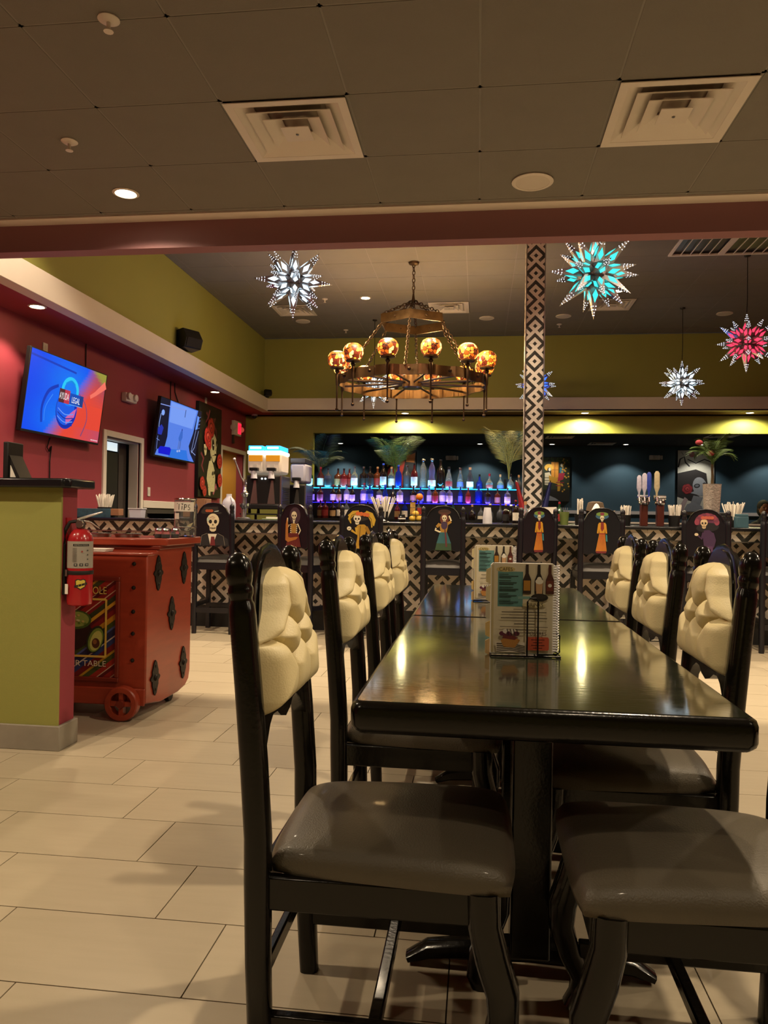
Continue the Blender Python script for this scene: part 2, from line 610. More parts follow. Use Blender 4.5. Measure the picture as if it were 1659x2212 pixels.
# printed geometric tile (pattern in tile UV)
s = NB('pattern_tile')
uv = s.n('ShaderNodeUVMap')
sep = s.n('ShaderNodeSeparateXYZ')
s.link(uv.outputs[0], sep.inputs[0])
X_, Y_ = sep.outputs[0], sep.outputs[1]
p = s.math('SUBTRACT', s.math('ADD', X_, Y_), 1.0)
q = s.math('SUBTRACT', X_, Y_)
ap, aq = s.math('ABSOLUTE', p), s.math('ABSOLUTE', q)
lt = lambda a, b: s.math('LESS_THAN', a, b)
gt = lambda a, b: s.math('GREATER_THAN', a, b)
mu = lambda a, b: s.math('MULTIPLY', a, b)
dc = mu(lt(s.math('ABSOLUTE', s.math('SUBTRACT', ap, 0.5)), 0.125), lt(s.math('ABSOLUTE', s.math('SUBTRACT', aq, 0.5)), 0.125))
strip = s.math('MAXIMUM', lt(ap, 0.125), lt(aq, 0.125))
l1 = mu(lt(ap, 0.125), mu(gt(q, 0.125), lt(q, 0.375)))
l2 = mu(lt(aq, 0.125), mu(gt(p, 0.125), lt(p, 0.375)))
dark = s.math('MAXIMUM', dc, mu(strip, s.math('SUBTRACT', 1.0, s.math('MAXIMUM', l1, l2))))
ve = s.noise(14.0, s.coord('Object'), 5)
vein = s.math('LESS_THAN', s.math('ABSOLUTE', s.math('SUBTRACT', ve, 0.52)), 0.006)
dk = s.mix(mu(vein, 0.5), C('2a2b27'), C('8a8880'))
s.link(s.mix(dark, C('d6ccc0'), dk), s.b.inputs['Base Color'])
s.b.inputs['Roughness'].default_value = 0.38
MATS['pattern_tile'] = s.m

# ------------------------------------------------------------------ the room
XL, XR = -4.4, 6.2
# floor: dark grout bed and single tiles
floor = struct(obj('floor', MB().box(XL - 2.0, XR + 1, -3.2, 20.2, -0.08, -0.004), 'grout'), 'pale beige plank tiles with dark thin joints')
TA, TL = 0.31, 0.5904
tile_me = obj('floor_tile', MB().box(0, TL - 0.0035, 0, TA - 0.0035, -0.02, 0), 'floor_tile', floor)
tile_rows = []
for k in range(-4, 18):
    y = 1.643 + TA * k
    off = -0.642 - 0.1967 * k
    i0 = math.floor((-4.3 - off) / TL)
    for i in range(i0, i0 + 14):
        x = off + i * TL
        if x + TL < -4.4 or x > 2.7:
            continue
        # keep what the picture can see of the floor
        lim_l = -0.62 * max(y + TA, 0.4) - 0.25
        lim_r = 0.40 * max(y + TA, 0.4) + 0.25
        if x + TL < lim_l or x > lim_r:
            continue
        tile_rows.append((x, y))
for n_, (x, y) in enumerate(tile_rows):
    o = tile_me if n_ == 0 else tile_me.copy()
    if n_:
        COL.objects.link(o)
    o.location = (x, y, 0)
# the floor beyond the single tiles: one sheet of the same tiles
rest = MB()
seen = {(round(a, 3), round(b, 3)) for a, b in tile_rows}
for k in range(-14, 20):
    y = 1.643 + TA * k
    off = -0.642 - 0.1967 * k
    for i in range(math.floor((XL - off) / TL), math.floor((XR - off) / TL)):
        x = off + i * TL
        if (round(x, 3), round(y, 3)) not in seen:
            rest.poly([(x, y, 0), (x + TL - 0.0035, y, 0), (x + TL - 0.0035, y + TA - 0.0035, 0), (x, y + TA - 0.0035, 0)])
o = obj('floor_tiles_beyond', rest, 'floor_tile', floor, fix=False)
o['kind'] = 'stuff'

# low ceiling of the dining area, panels on a metal grid
GP = 0.6255
def ceiling(name, x0, x1, y0, y1, z, gx, gy, holes, label, GP=0.6255):
    cm = MB().box(x0, x1, y0, y1, z + 0.05, z + 0.09)
    q = gx + math.ceil((x0 - gx) / GP) * GP
    while q < x1:
        cm.box(q - .012, q + .012, y0, y1, z - 0.001, z + 0.012)
        q += GP
    q = gy + math.ceil((y0 - gy) / GP) * GP
    while q < y1:
        cm.box(x0, x1, q - .012, q + .012, z - 0.001, z + 0.012)
        q += GP
    c = struct(obj(name, cm, 'ceiling_grid'), label)
    t = None
    i0, i1 = math.floor((x0 - gx) / GP), math.ceil((x1 - gx) / GP)
    j0, j1 = math.floor((y0 - gy) / GP), math.ceil((y1 - gy) / GP)
    for i in range(i0, i1):
        for j in range(j0, j1):
            a, b = gx + i * GP, gy + j * GP
            if any(abs(a + GP / 2 - hx) < 0.3 and abs(b + GP / 2 - hy) < 0.3 for hx, hy in holes):
                continue
            if a < x0 - 0.01 or b < y0 - 0.01 or a + GP > x1 + 0.01 or b + GP > y1 + 0.01:
                a2, b2 = max(a, x0), max(b, y0)
                c2, d2 = min(a + GP, x1), min(b + GP, y1)
                if c2 - a2 < 0.03 or d2 - b2 < 0.03:
                    continue
                obj('ceiling_panel', MB().box(a2 + .006, c2 - .006, b2 + .006, d2 - .006, z - 0.003, z + 0.012), 'ceiling_panel', c)
                continue
            if t is None:
                t = obj('ceiling_panel', MB().box(.005, GP - .005, .005, GP - .005, z - 0.003, z + 0.012), 'ceiling_panel', c)
                o = t
            else:
                o = t.copy()
                COL.objects.link(o)
            o.location = (a, b, 0)
    return c
GX, GY = -0.02, 2.91
def cell(gx, gy, x, y, GP=0.6255):
    return (gx + (math.floor((x - gx) / GP) + 0.5) * GP, gy + (math.floor((y - gy) / GP) + 0.5) * GP)
NV = [cell(GX, GY, -0.95, 3.85), cell(GX, GY, 0.95, 3.85)]
ZC, ZH, ZS = 3.08, 4.30, 2.97
ceiling('ceiling', XL, XR, -3.2, 4.83, ZC, GX, GY, NV, 'dark grey panel ceiling of the low dining area')
HP = 0.604
HGX, HGY = -0.79, 11.345 - 18 * HP
HV = [cell(HGX, HGY, x, 11.6, HP) for x in (-2.9, -0.5, 1.92)]
TROF = [cell(HGX, HGY, x, 9.02, HP) for x in (2.55, 3.1)]
ceiling('ceiling_bar', -3.92, XR, 5.06, 13.5, ZH, HGX, HGY, HV + TROF, 'dark grey panel ceiling high above the bar', HP)
# header beam between the two ceilings
struct(obj('wall_header', MB().box(XL, XR, 4.94, 5.06, 2.887, ZH + 0.06), 'header_paint'), 'dull red header beam spanning the room')
struct(obj('trim_1', MB().prism([(4.83, ZC + 0.005), (4.83, ZC - 0.012), (4.94, ZC - 0.012), (4.94, ZC + 0.005)], XL, XR, 'yz'), 'white_trim'), 'pale strip where ceiling meets header')
# left wall: red, with two door openings
DOORS = [(8.55, 9.48, 1.99), (12.66, 13.90, 2.20)]
wl = MB()
ys = [-3.2] + [v for d in DOORS for v in d[:2]] + [14.0]
for i in range(0, len(ys), 2):
    wl.box(XL - 0.14, XL, ys[i], ys[i + 1], 0, ZS + 0.05)
for a, b, h in DOORS:
    wl.box(XL - 0.14, XL, a, b, h, ZS + 0.05)
struct(obj('wall_left', wl, 'red_paint'), 'deep red wall with screens and doorways')
# soffit along the left wall
XS = -3.82
struct(obj('ceiling_soffit_left', MB().box(XL, XS - 0.02, 5.06, 14.0, ZS, ZS + 0.02), 'red_paint'), 'dark red underside of the left soffit')
struct(obj('trim_2', MB().box(XS - 0.14, XS, 5.06, 13.47, ZS - 0.005, 3.20), 'white_trim', bevel=0.004), 'off white soffit band above the red wall')
struct(obj('wall_upper_left', MB().box(-4.06, -3.92, 5.06, 13.6, 3.20, ZH), 'olive_paint'), 'olive wall rising above the soffit')
# back wall
YB = 13.55
struct(obj('wall_upper_back', MB().box(-4.06, XR, YB, YB + 0.12, 3.20, ZH), 'olive_paint'), 'olive wall above the bar soffit')
struct(obj('trim_3', MB().box(XS - 0.14, XR, 13.45, 13.59, ZS - 0.005, 3.20), 'white_trim', bevel=0.004), 'off white soffit band over the bar')
struct(obj('ceiling_soffit_back', MB().box(XS - 0.02, XR, 13.45, 14.0, ZS, ZS + 0.02), 'brown_soffit'), 'brown underside of the back soffit')
wb = MB()
wb.box(XL - 0.14, -3.09, 14.0, 14.14, 0, ZS + 0.05)
wb.box(-3.09, XR, 14.0, 14.14, 2.635, ZS + 0.05)
wb.box(-3.09, XR, 14.0, 14.14, 0, 1.0)
struct(obj('wall_back', wb, 'olive_paint'), 'olive wall with a wide opening behind the bar')
struct(obj('wall_right', MB().box(XR, XR + 0.12, -3.2, 14.1, 0, ZH), 'red_paint'), 'red wall on the far side')
struct(obj('wall_front', MB().box(XL, XR, -3.3, -3.2, 0, ZC), 'olive_paint'), 'olive wall closing the dining area')
# second room seen through the opening
struct(obj('wall_teal', MB().box(-7, 10, 19.75, 19.9, 0, 3.1), 'teal_paint'), 'deep teal wall of the next room')
struct(obj('wall_teal_left', MB().box(-7.1, -7, 14.14, 19.9, 0, 3.1), 'teal_paint'))
struct(obj('wall_teal_right', MB().box(10, 10.1, 14.14, 19.9, 0, 3.1), 'teal_paint'))
ct = struct(obj('ceiling_teal', MB().box(-7, 10, 14.0, 19.9, 2.95, 3.0), 'dark_ceiling'), 'dark ceiling of the next room')
struct(obj('baseboard_teal', MB().box(-7, 10, 19.72, 19.75, 1.24, 1.32), 'white_trim'), 'pale chair rail on the teal wall')
# corridor behind the left doors
struct(obj('wall_corridor', MB().box(-6.4, -6.3, 7.4, 14.2, 0, 2.6).box(-6.3, -4.54, 7.4, 7.5, 0, 2.6).box(-6.3, -4.54, 11.9, 12.0, 0, 2.6), 'wainscot'), 'dark passage behind the doorway')
struct(obj('wall_yellow', MB().box(-6.2, -4.56, 14.0, 14.1, 0, 2.6).box(-6.2, -6.15, 12.0, 14.0, 0, 2.6), 'yellow_wall'), 'mustard wall behind the far doorway')
struct(obj('ceiling_corridor', MB().box(-6.4, -4.54, 7.4, 14.1, 2.6, 2.65), 'dark_ceiling'))
# door casings
def casing(name, a, b, h, label):
    d = struct(obj(name, MB().box(XL - 0.02, XL + 0.025, a - 0.075, a, 0, h + 0.075).box(XL - 0.02, XL + 0.025, b, b + 0.075, 0, h + 0.075)
                   .box(XL - 0.02, XL + 0.025, a, b, h, h + 0.075), 'white_trim', bevel=0.006), label)
    return d
d1 = casing('door_1', *DOORS[0], 'white cased doorway beside the large screen')
obj('jamb', MB().box(-4.54, XL - 0.02, 8.55, 8.57, 0, 1.99).box(-4.54, XL - 0.02, 9.46, 9.48, 0, 1.99).box(-4.54, XL - 0.02, 8.57, 9.46, 1.97, 1.99), 'white_trim', d1)
obj('door_leaf', MB().box(-4.62, -4.57, 8.58, 9.22, 0.01, 1.84), 'black_plastic', d1)
obj('transom_light', MB().box(-4.60, -4.58, 8.58, 9.22, 1.86, 1.965), mat('lit_transom', 'e8f0f0', 0.5, emis=(0.75, 0.9, 0.95), es=0.9, var=0.1), d1)
obj('door_handle', MB().box(-4.57, -4.54, 8.78, 8.81, 0.9, 1.15), 'steel', d1)
obj('dark_side_panel', MB().box(-4.60, -4.57, 9.24, 9.45, 0.01, 1.97), 'wainscot', d1)
d2 = casing('door_2', *DOORS[1], 'white cased doorway beside the tall painting')
# wainscot and rail between the doors
struct(obj('trim_4', MB().box(XL, XL + 0.03, 9.56, 12.58, 1.15, 1.25), 'white_trim', bevel=0.006), 'white chair rail on the red wall')
struct(obj('trim_5', MB().box(XL, XL + 0.012, 9.56, 12.58, 0, 1.15), 'wainscot'), 'dark panelling under the chair rail')

# ------------------------------------------------------------------ low partition with black cap
pw = thing('low_partition', 'short olive and red partition wall with black stone cap', 'partition', (-1.876, 3.248, 0))
obj('olive_face', MB().box(-0.72, 0.0, 0.0, 0.012, 0.10, 1.19), 'olive_paint', pw)
obj('red_end', MB().box(-0.72, 0.0, 0.012, 0.137, 0.10, 1.19), 'red_paint', pw)
obj('base_tile', MB().box(-0.72, 0.016, -0.012, 0.15, 0, 0.112), 'grey_base', pw, bevel=0.003)
obj('stone_cap', MB().prism([(-0.76, -0.055), (0.035, -0.055), (0.062, -0.03), (0.062, 0.19), (-0.76, 0.19)], 1.19, 1.232, 'xy'), 'granite_black', pw, bevel=0.008)
st = thing('tablet_stand', 'dark angled tablet stand on the black stone cap', 'tablet', (-2.135, 3.33, 1.232))
obj('screen_case', MB().prism([(-0.02, 0.0), (0.035, 0.0), (-0.02, 0.11)], -0.05, 0.05, 'xz'), 'black_plastic', st)
obj('screen_back', MB().box(-0.045, -0.02, -0.06, 0.06, 0, 0.17), 'black_plastic', st, bevel=0.004)
obj('screen_edge', MB().prism([(-0.012, 0.006), (0.014, 0.006), (-0.012, 0.062)], -0.053, -0.05, 'xz'), 'paper_white', st)

# ------------------------------------------------------------------ ceiling fittings
def vent(name, loc, label, size=0.60):
    t = thing(name, label, 'vent', loc, 0, 'square ceiling air vents')
    h = size / 2
    obj('throat', MB().box(-h * .93, h * .93, -h * .93, h * .93, 0.045, 0.052), 'vent_shadow', t)
    def ring(a, b, za, zb, th=0.004):
        m = MB()
        o_ = [(-a, -a, za), (a, -a, za), (a, a, za), (-a, a, za)]
        i_ = [(-b, -b, zb), (b, -b, zb), (b, b, zb), (-b, b, zb)]
        for k in range(4):
            l = (k + 1) % 4
            m.poly([o_[k], o_[l], i_[l], i_[k]])
            m.poly([(o_[k][0], o_[k][1], za + th), (i_[k][0], i_[k][1], zb + th), (i_[l][0], i_[l][1], zb + th), (o_[l][0], o_[l][1], za + th)])
            m.poly([i_[k], i_[l], (i_[l][0], i_[l][1], zb + th), (i_[k][0], i_[k][1], zb + th)])
            m.poly([o_[l], o_[k], (o_[k][0], o_[k][1], za + th), (o_[l][0], o_[l][1], za + th)])
        return m
    obj('frame', ring(h, h * .86, -0.006, -0.004), 'white_metal', t, fix=False)
    obj('cone', ring(h * .86, h * .60, -0.003, 0.036), 'white_metal', t, fix=False)
    obj('cone', ring(h * .70, h * .42, -0.008, 0.034), 'white_metal', t, fix=False)
    obj('cone', ring(h * .48, h * .22, -0.010, 0.030), 'white_metal', t, fix=False)
    obj('centre_plate', MB().box(-h * .24, h * .24, -h * .24, h * .24, -0.014, -0.010), 'white_metal', t)
    obj('screw', MB().lathe([(0.008, -0.018), (0.008, -0.014)], 8), 'steel', t)
    return t
v0 = vent('ceiling_vent', (NV[0][0], NV[0][1], ZC - 0.008), 'square white air vent in the low ceiling on the cart side', 0.605)
dup(v0, (NV[1][0], NV[1][1], ZC - 0.008), None, 'square white air vent in the low ceiling beside the round speaker')
for (x, y), l in zip(HV, ('behind the white star', 'behind the chandelier', 'below the teal star')):
    dup(v0, (x, y, ZH - 0.008), None, 'square white air vent in the high ceiling ' + l)
for x, y, w, l in ((-1.75, 17.6, 0.6, 'above the orange painting'), (1.8, 17.5, 0.6, 'above the garden painting'), (2.95, 19.0, 0.6, 'between two downlights by the teal wall'), (5.2, 17.2, 0.6, 'near the white vase')):
    dup(v0, (x, y, 2.94), None, 'square air vent in the teal room ceiling ' + l)
def troffer(c, label):
    t = thing('ceiling_grille', label, 'grille', (c[0], c[1], ZH - 0.01), 0, 'framed ceiling grilles')
    h = HP / 2
    fr = MB().box(-h, h, -h, -h + .035, -0.012, 0.004).box(-h, h, h - .035, h, -0.012, 0.004).box(-h, -h + .035, -h + .035, h - .035, -0.012, 0.004).box(h - .035, h, -h + .035, h - .035, -0.012, 0.004)
    obj('frame', fr, 'white_metal', t)
    obj('dark_panel', MB().box(-h + .03, h - .03, -h + .03, h - .03, 0.02, 0.024), 'dark_steel', t)
    for k in range(1, 5):
        x = -h + .035 + k * (2 * h - .07) / 5
        obj('slat', MB().box(x - .004, x + .004, -h + .035, h - .035, -0.010, -0.001), 'white_metal', t)
for c, l in zip(TROF, ('nearer the tiled pillar', 'farther from the tiled pillar')):
    troffer(c, 'white framed dark ceiling grille in the high ceiling, ' + l)
def speaker_disc(loc, label):
    t = thing('ceiling_speaker', label, 'speaker', loc, 0, 'round ceiling speakers')
    obj('rim', MB().lathe([(0.118, 0.004), (0.122, -0.006), (0.110, -0.012), (0.098, -0.010), (0.098, 0.002)], 28), 'white_metal', t)
    obj('mesh_cover', MB().lathe([(0.099, -0.008), (0.06, -0.013), (1e-5, -0.014)], 28), 'bulb_off', t)
    return t
sp0 = speaker_disc((0.29, 4.55, ZC - 0.006), 'round white speaker in the low ceiling near the header')
for x, y, l in ((-2.92, 12.3, 'under the white star'), (0.09, 12.29, 'left of the tiled pillar'), (1.29, 12.25, 'right of the tiled pillar'), (3.72, 12.25, 'beside the red star')):
    dup(sp0, (x, y, ZH - 0.006), None, 'round white speaker in the high ceiling ' + l)
def sprinkler(loc, label):
    t = thing('fire_sprinkler', label, 'sprinkler', loc, 0, 'ceiling fire sprinklers')
    obj('plate', MB().lathe([(0.042, 0.004), (0.044, -0.003), (0.03, -0.012), (0.012, -0.014)], 20), 'white_metal', t)
    obj('stem', MB().lathe([(0.009, -0.012), (0.007, -0.045)], 10), 'white_metal', t)
    obj('deflector', MB().lathe([(0.006, -0.045), (0.02, -0.048), (0.02, -0.051), (1e-5, -0.052)], 12), 'white_metal', t)
    return t
k0 = sprinkler((-2.21, 3.84, ZC - 0.006), 'white sprinkler head in the low ceiling near the lit downlight')
dup(k0, (-1.51, 2.9, ZC - 0.006), None, 'white sprinkler head in the low ceiling away from the downlight')
for x, y, l in ((-2.3, 11.06, 'beside the lit downlight'), (-2.31, 12.93, 'close to the olive wall'), (1.28, 12.77, 'right of the tiled pillar')):
    dup(k0, (x, y, ZH - 0.006), None, 'white sprinkler head in the high ceiling ' + l)

# downlights: trim ring, glowing lens and its lamp
DL_LABEL = {'low': 'lit round downlight in the low ceiling', 'high': 'lit round downlight in the high ceiling', 'soffit': 'lit round downlight in the soffit', 'teal': 'lit round downlight in the teal room ceiling', 'passage': 'lit round downlight in the mustard passage ceiling'}
dl_proto = {}
for x, y, z, w, colr, ang, kind in DOWNLIGHTS:
    key = 'bulb' if kind != 'teal' else 'bulb_cool'
    lab = DL_LABEL[kind]
    if kind == 'low':
        lab += ' above the cart' if (x, y) == (-2.21, 4.5) else ' over the dining tables'
    elif kind == 'soffit':
        lab += ' over the red wall, ' + ('nearer the header' if y < 8 else 'nearer the tall painting') if x < -3 else ' over the bar, ' + ('left' if x < 0 else 'right') + ' of the tiled pillar'
    elif kind == 'high':
        lab += ' beside the chandelier' if x == -1.69 and y > 10 else (' behind the teal star' if y > 10 else ' added out of view to light the bar')
    t = thing('downlight', lab, 'light', (x, y, z), 0, 'downlights of the ' + kind + ' ceiling')
    if key not in dl_proto:
        a = obj('trim_ring', MB().lathe([(0.078, 0.0), (0.082, -0.007), (0.066, -0.012), (0.058, -0.004), (0.058, 0.0)], 24), 'white_metal', t)
        b = obj('lens', MB().lathe([(0.058, -0.006), (0.03, -0.011), (1e-5, -0.012)], 20), key, t)
        dl_proto[key] = (a, b)
    else:
        for q in dl_proto[key]:
            c = q.copy()
            COL.objects.link(c)
            c.parent = t
    ld = bpy.data.lights.new('downlight_lamp', 'SPOT')
    ld.energy = w
    ld.color = colr
    ld.spot_size = radians(ang)
    ld.spot_blend = 0.4
    ld.shadow_soft_size = 0.045
    lo = bpy.data.objects.new('downlight_lamp', ld)
    link(lo, t)
    lo.location = (0, 0, -0.03)
# ------------------------------------------------------------------ dining tables
TX0, TX1, TZ = -0.238, 0.508, 0.73
def make_table(y0, y1, label, posts):
    xc, yc = (TX0 + TX1) / 2, (y0 + y1) / 2
    w, l = (TX1 - TX0) / 2, (y1 - y0) / 2
    t = thing('dining_table', label, 'table', (xc, yc, 0), 0, 'dark glossy dining tables')
    def rr(hw, hl, r, n=4):
        pts = []
        for cx, cy, a0 in ((hw - r, hl - r, 0), (-hw + r, hl - r, pi / 2), (-hw + r, -hl + r, pi), (hw - r, -hl + r, 1.5 * pi)):
            for k in range(n + 1):
                a = a0 + k * pi / 2 / n
                pts.append((cx + r * cos(a), cy + r * sin(a)))
        return pts
    rows = []
    for ins, z in ((0.012, TZ - 0.062), (0.003, TZ - 0.054), (0.0, TZ - 0.045), (0.0, TZ - 0.016), (0.003, TZ - 0.006), (0.010, TZ - 0.001)):
        rows.append([(a, b, z) for a, b in rr(w - ins, l - ins, 0.022 - ins * 0.5)])
    m = MB()
    n = len(rows[0])
    m.faces([p for r in rows for p in r], [(i * n + k, i * n + (k + 1) % n, (i + 1) * n + (k + 1) % n, (i + 1) * n + k) for i in range(len(rows) - 1) for k in range(n)]
            + [tuple(range(n - 1, -1, -1)), tuple((len(rows) - 1) * n + k for k in range(n))])
    obj('rounded_edge', m, 'black_lacquer', t, sharp=60)
    top = [(a, b, TZ - 0.003) for a, b in rr(w - 0.012, l - 0.012, 0.015)]
    up = [(a, b, TZ) for a, b in rr(w - 0.013, l - 0.013, 0.014)]
    m = MB()
    m.faces(top + up, [(k, (k + 1) % n, n + (k + 1) % n, n + k) for k in range(n)] + [tuple(range(n, 2 * n)), tuple(range(n - 1, -1, -1))])
    obj('table_top', m, 'table_top', t, sharp=60)
    for yp in posts:
        y = yp - yc
        obj('pedestal', MB().box(-0.047, 0.047, y - 0.047, y + 0.047, 0.05, TZ - 0.07), 'black_lacquer', t, bevel=0.006)
        obj('mount_plate', MB().box(-0.22, 0.22, y - 0.03, y + 0.03, TZ - 0.075, TZ - 0.060), 'black_plastic', t)
        m = MB()
        for q in (-1, 1):
            m.sweep([(0, y, 0.055), (q * 0.10, y, 0.05), (q * 0.24, y, 0.035), (q * 0.29, y, 0.012)], [(0.026, 0.028), (0.026, 0.026), (0.024, 0.02), (0.022, 0.010)], 8, power=0.6)
        obj('foot', m, 'black_lacquer', t)
    return t
make_table(1.43, 2.727, 'dark glossy table with a menu in a wire holder, farther from the bar', (1.86, 2.49))
make_table(2.735, 4.03, 'dark glossy table nearer the patterned bar', (3.12, 3.80))

# ------------------------------------------------------------------ dining chairs (local +x is the way the sitter faces)
def lean(z):
    if z < 0.46:
        return 0.016 * (1 - z / 0.46) ** 2
    return -0.050 * ((z - 0.46) / 0.55) ** 1.2

def cushion_mesh():
    def halfw(z):
        pts = [(0.695, 0.160), (0.72, 0.168), (0.80, 0.172), (0.835, 0.170), (0.86, 0.150), (0.89, 0.122), (0.92, 0.106), (0.942, 0.098), (0.958, 0.075), (0.968, 0.045), (0.972, 0.012)]
        for (a, b), (c, d) in zip(pts, pts[1:]):
            if z <= c:
                return b + (d - b) * (z - a) / (c - a)
        return pts[-1][1]
    A_ = [(-0.055, 0.886), (0.055, 0.886)]
    B_ = [(-0.112, 0.838), (0.0, 0.838), (0.112, 0.838)]
    C_ = [(-0.056, 0.786), (0.056, 0.786)]
    segs = []
    for a in A_:
        segs.append((a, (a[0] * 0.75, 0.975), 0.8))
        for b in B_:
            if abs(a[0] - b[0]) < 0.08:
                segs.append((a, b, 1.0))
    for c in C_:
        segs.append((c, (c[0] * 0.95, 0.69), 0.85))
        for b in B_:
            if abs(c[0] - b[0]) < 0.08:
                segs.append((b, c, 1.0))
    segs.append((B_[0], (-0.18, 0.828), 1.0))
    segs.append((B_[2], (0.18, 0.828), 1.0))
    def sd(p, a, b):
        dx, dz = b[0] - a[0], b[1] - a[1]
        t = max(0, min(1, ((p[0] - a[0]) * dx + (p[1] - a[1]) * dz) / (dx * dx + dz * dz)))
        return math.hypot(p[0] - a[0] - t * dx, p[1] - a[1] - t * dz), t
    def fn(u, v):
        z = 0.695 + (0.972 - 0.695) * v
        hw = halfw(z)
        y = (2 * u - 1) * hw
        e = min(hw - abs(y), (z - 0.695) * 1.0, (0.975 - z) * 1.3)
        e = max(0.0, e)
        puff = 0.058 * (1 - math.exp(-e / 0.020))
        cut = 0.0
        for a, b, s_ in segs:
            d, t = sd((y, z), a, b)
            fade = 1 - 0.75 * t if s_ < 1 else 1
            cut = max(cut, s_ * fade * (0.55 * math.exp(-(d / 0.004) ** 2) + 0.55 * math.exp(-(d / 0.015) ** 2)))
        for b in A_ + B_ + C_:
            d = math.hypot(y - b[0], z - b[1])
            cut = max(cut, 1.15 * math.exp(-(d / 0.012) ** 2))
        h = puff * (1 - 0.80 * min(cut, 1.1))
        return (lean(z) + 0.014 + h, y, z)
    return MB().grid(fn, 72, 80)

def make_chair():
    t = thing('dining_chair', 'x', 'chair', (0, 0, 0), 0, 'cream tufted dining chairs')
    L = 'black_lacquer'
    for s_ in (-1, 1):
        y = 0.198 * s_
        zs = [0, 0.12, 0.25, 0.40, 0.48, 0.62, 0.76, 0.89, 0.912, 0.918, 0.924, 0.932, 0.942, 0.948, 0.955, 0.970, 0.988, 1.003, 1.010]
        wd = [.021, .0225, .0235, .025, .025, .025, .0245, .0240, .0225, .0195, .0195, .0225, .0225, .0200, .0222, .0245, .0228, .0165, .005]
        m = MB().sweep([(lean(z), y, z) for z in zs], [(w_, w_ * 1.02) for w_ in wd], 16, power=0.7, up=(1, 0, 0))
        obj('rear_post', m, L, t, sharp=50)
    # carved back board between the posts
    out = [(0.178, 0.615), (0.150, 0.640), (0.122, 0.668), (0.095, 0.682), (0.065, 0.680), (0.04, 0.665), (0.0, 0.655)]
    out = [(-a, b) for a, b in out] + out[-2::-1]
    arch = [(0.178, 0.862), (0.162, 0.858), (0.148, 0.870), (0.138, 0.895), (0.126, 0.925), (0.108, 0.955), (0.084, 0.982), (0.05, 1.000), (0.0, 1.007)]
    ol = out + arch + [(-a, b) for a, b in arch[-2::-1]]
    m = MB()
    n = len(ol)
    vs = [(lean(b) + 0.014, a, b) for a, b in ol] + [(lean(b) - 0.014, a, b) for a, b in ol]
    from mathutils.geometry import tessellate_polygon
    tr = [tuple(q) for q in tessellate_polygon([[Vector((a, b, 0)) for a, b in ol]])]
    m.faces(vs, [(k, (k + 1) % n, n + (k + 1) % n, n + k) for k in range(n)] + tr + [tuple(n + i for i in q[::-1]) for q in tr])
    bd = obj('back_board', m, L, t, sharp=30)
    ar = arch[2:] + [(-a, b) for a, b in arch[-2:1:-1]]
    obj('arch_rim', MB().sweep([(lean(b) + 0.004, a, b) for a, b in ar], (0.017, 0.0055), 8, up=(1, 0, 0)), L, bd, sharp=60)
    obj('tufted_cushion', cushion_mesh(), 'cream_leather', t, sharp=75, merge=True)
    # seat pad
    def pad(u, v):
        a = 2 * u - 1
        b = 2 * v - 1
        sx = math.copysign(abs(a) ** 1, a)
        x = 0.245 + 0.236 * sx * (1 - 0.05 * abs(b) ** 4)
        hw = 0.192 + 0.036 * (u ** 0.8)
        y = hw * b * (1 - 0.05 * abs(a) ** 6)
        ed = (1 - abs(a) ** 6) * (1 - abs(b) ** 6)
        z = 0.428 + 0.036 * max(0, ed) ** 0.35 + 0.016 * (1 - b * b) * (1 - a * a) + 0.006 * (1 - abs(a + 0.75)) * (1 - b * b)
        return (x, y, z)
    m = MB().grid(pad, 30, 30)
    ring = [pad(u / 30, 0) for u in range(31)] + [pad(1, v / 30) for v in range(1, 31)] + [pad(1 - u / 30, 1) for u in range(1, 31)] + [pad(0, 1 - v / 30) for v in range(1, 30)]
    n = len(ring)
    lo = [(0.245 + (x - 0.245) * 0.985, y * 0.985, 0.408) for x, y, z in ring]
    m.faces(ring + lo, [(k, (k + 1) % n, n + (k + 1) % n, n + k) for k in range(n)] + [tuple(range(2 * n - 1, n - 1, -1))])
    obj('seat_pad', m, 'grey_leather', t, sharp=80, merge=True)
    for s_ in (-1, 1):
        obj('side_apron', MB().box(0.02, 0.44, s_ * 0.195 - 0.011, s_ * 0.195 + 0.011, 0.345, 0.408), L, t, bevel=0.004)
        obj('side_stretcher', MB().box(0.015, 0.42, s_ * 0.192 - 0.011, s_ * 0.192 + 0.011, 0.115, 0.150), L, t, bevel=0.004)
        pth = [(0.420, 0.41), (0.422, 0.35), (0.436, 0.29), (0.456, 0.23), (0.458, 0.18), (0.440, 0.12), (0.414, 0.07), (0.414, 0.03), (0.428, 0.0)]
        wd = [.030, .030, .031, .031, .028, .024, .022, .026, .027]
        obj('front_leg', MB().sweep([(x, s_ * 0.196, z) for x, z in pth], [(w_, w_) for w_ in wd], 12, power=0.65, up=(1, 0, 0)), L, t, sharp=60)
    obj('front_apron', MB().box(0.43, 0.452, -0.18, 0.18, 0.345, 0.408), L, t, bevel=0.004)
    obj('rear_apron', MB().box(-0.01, 0.012, -0.18, 0.18, 0.345, 0.408), L, t, bevel=0.004)
    obj('rear_stretcher', MB().box(-0.006, 0.012, -0.18, 0.18, 0.19, 0.225), L, t, bevel=0.004)
    obj('cross_stretcher', MB().box(0.21, 0.235, -0.185, 0.185, 0.12, 0.148), L, t, bevel=0.004)
    return t
chair = make_chair()
ORD = ['last', 'third', 'second', 'first']
first = True
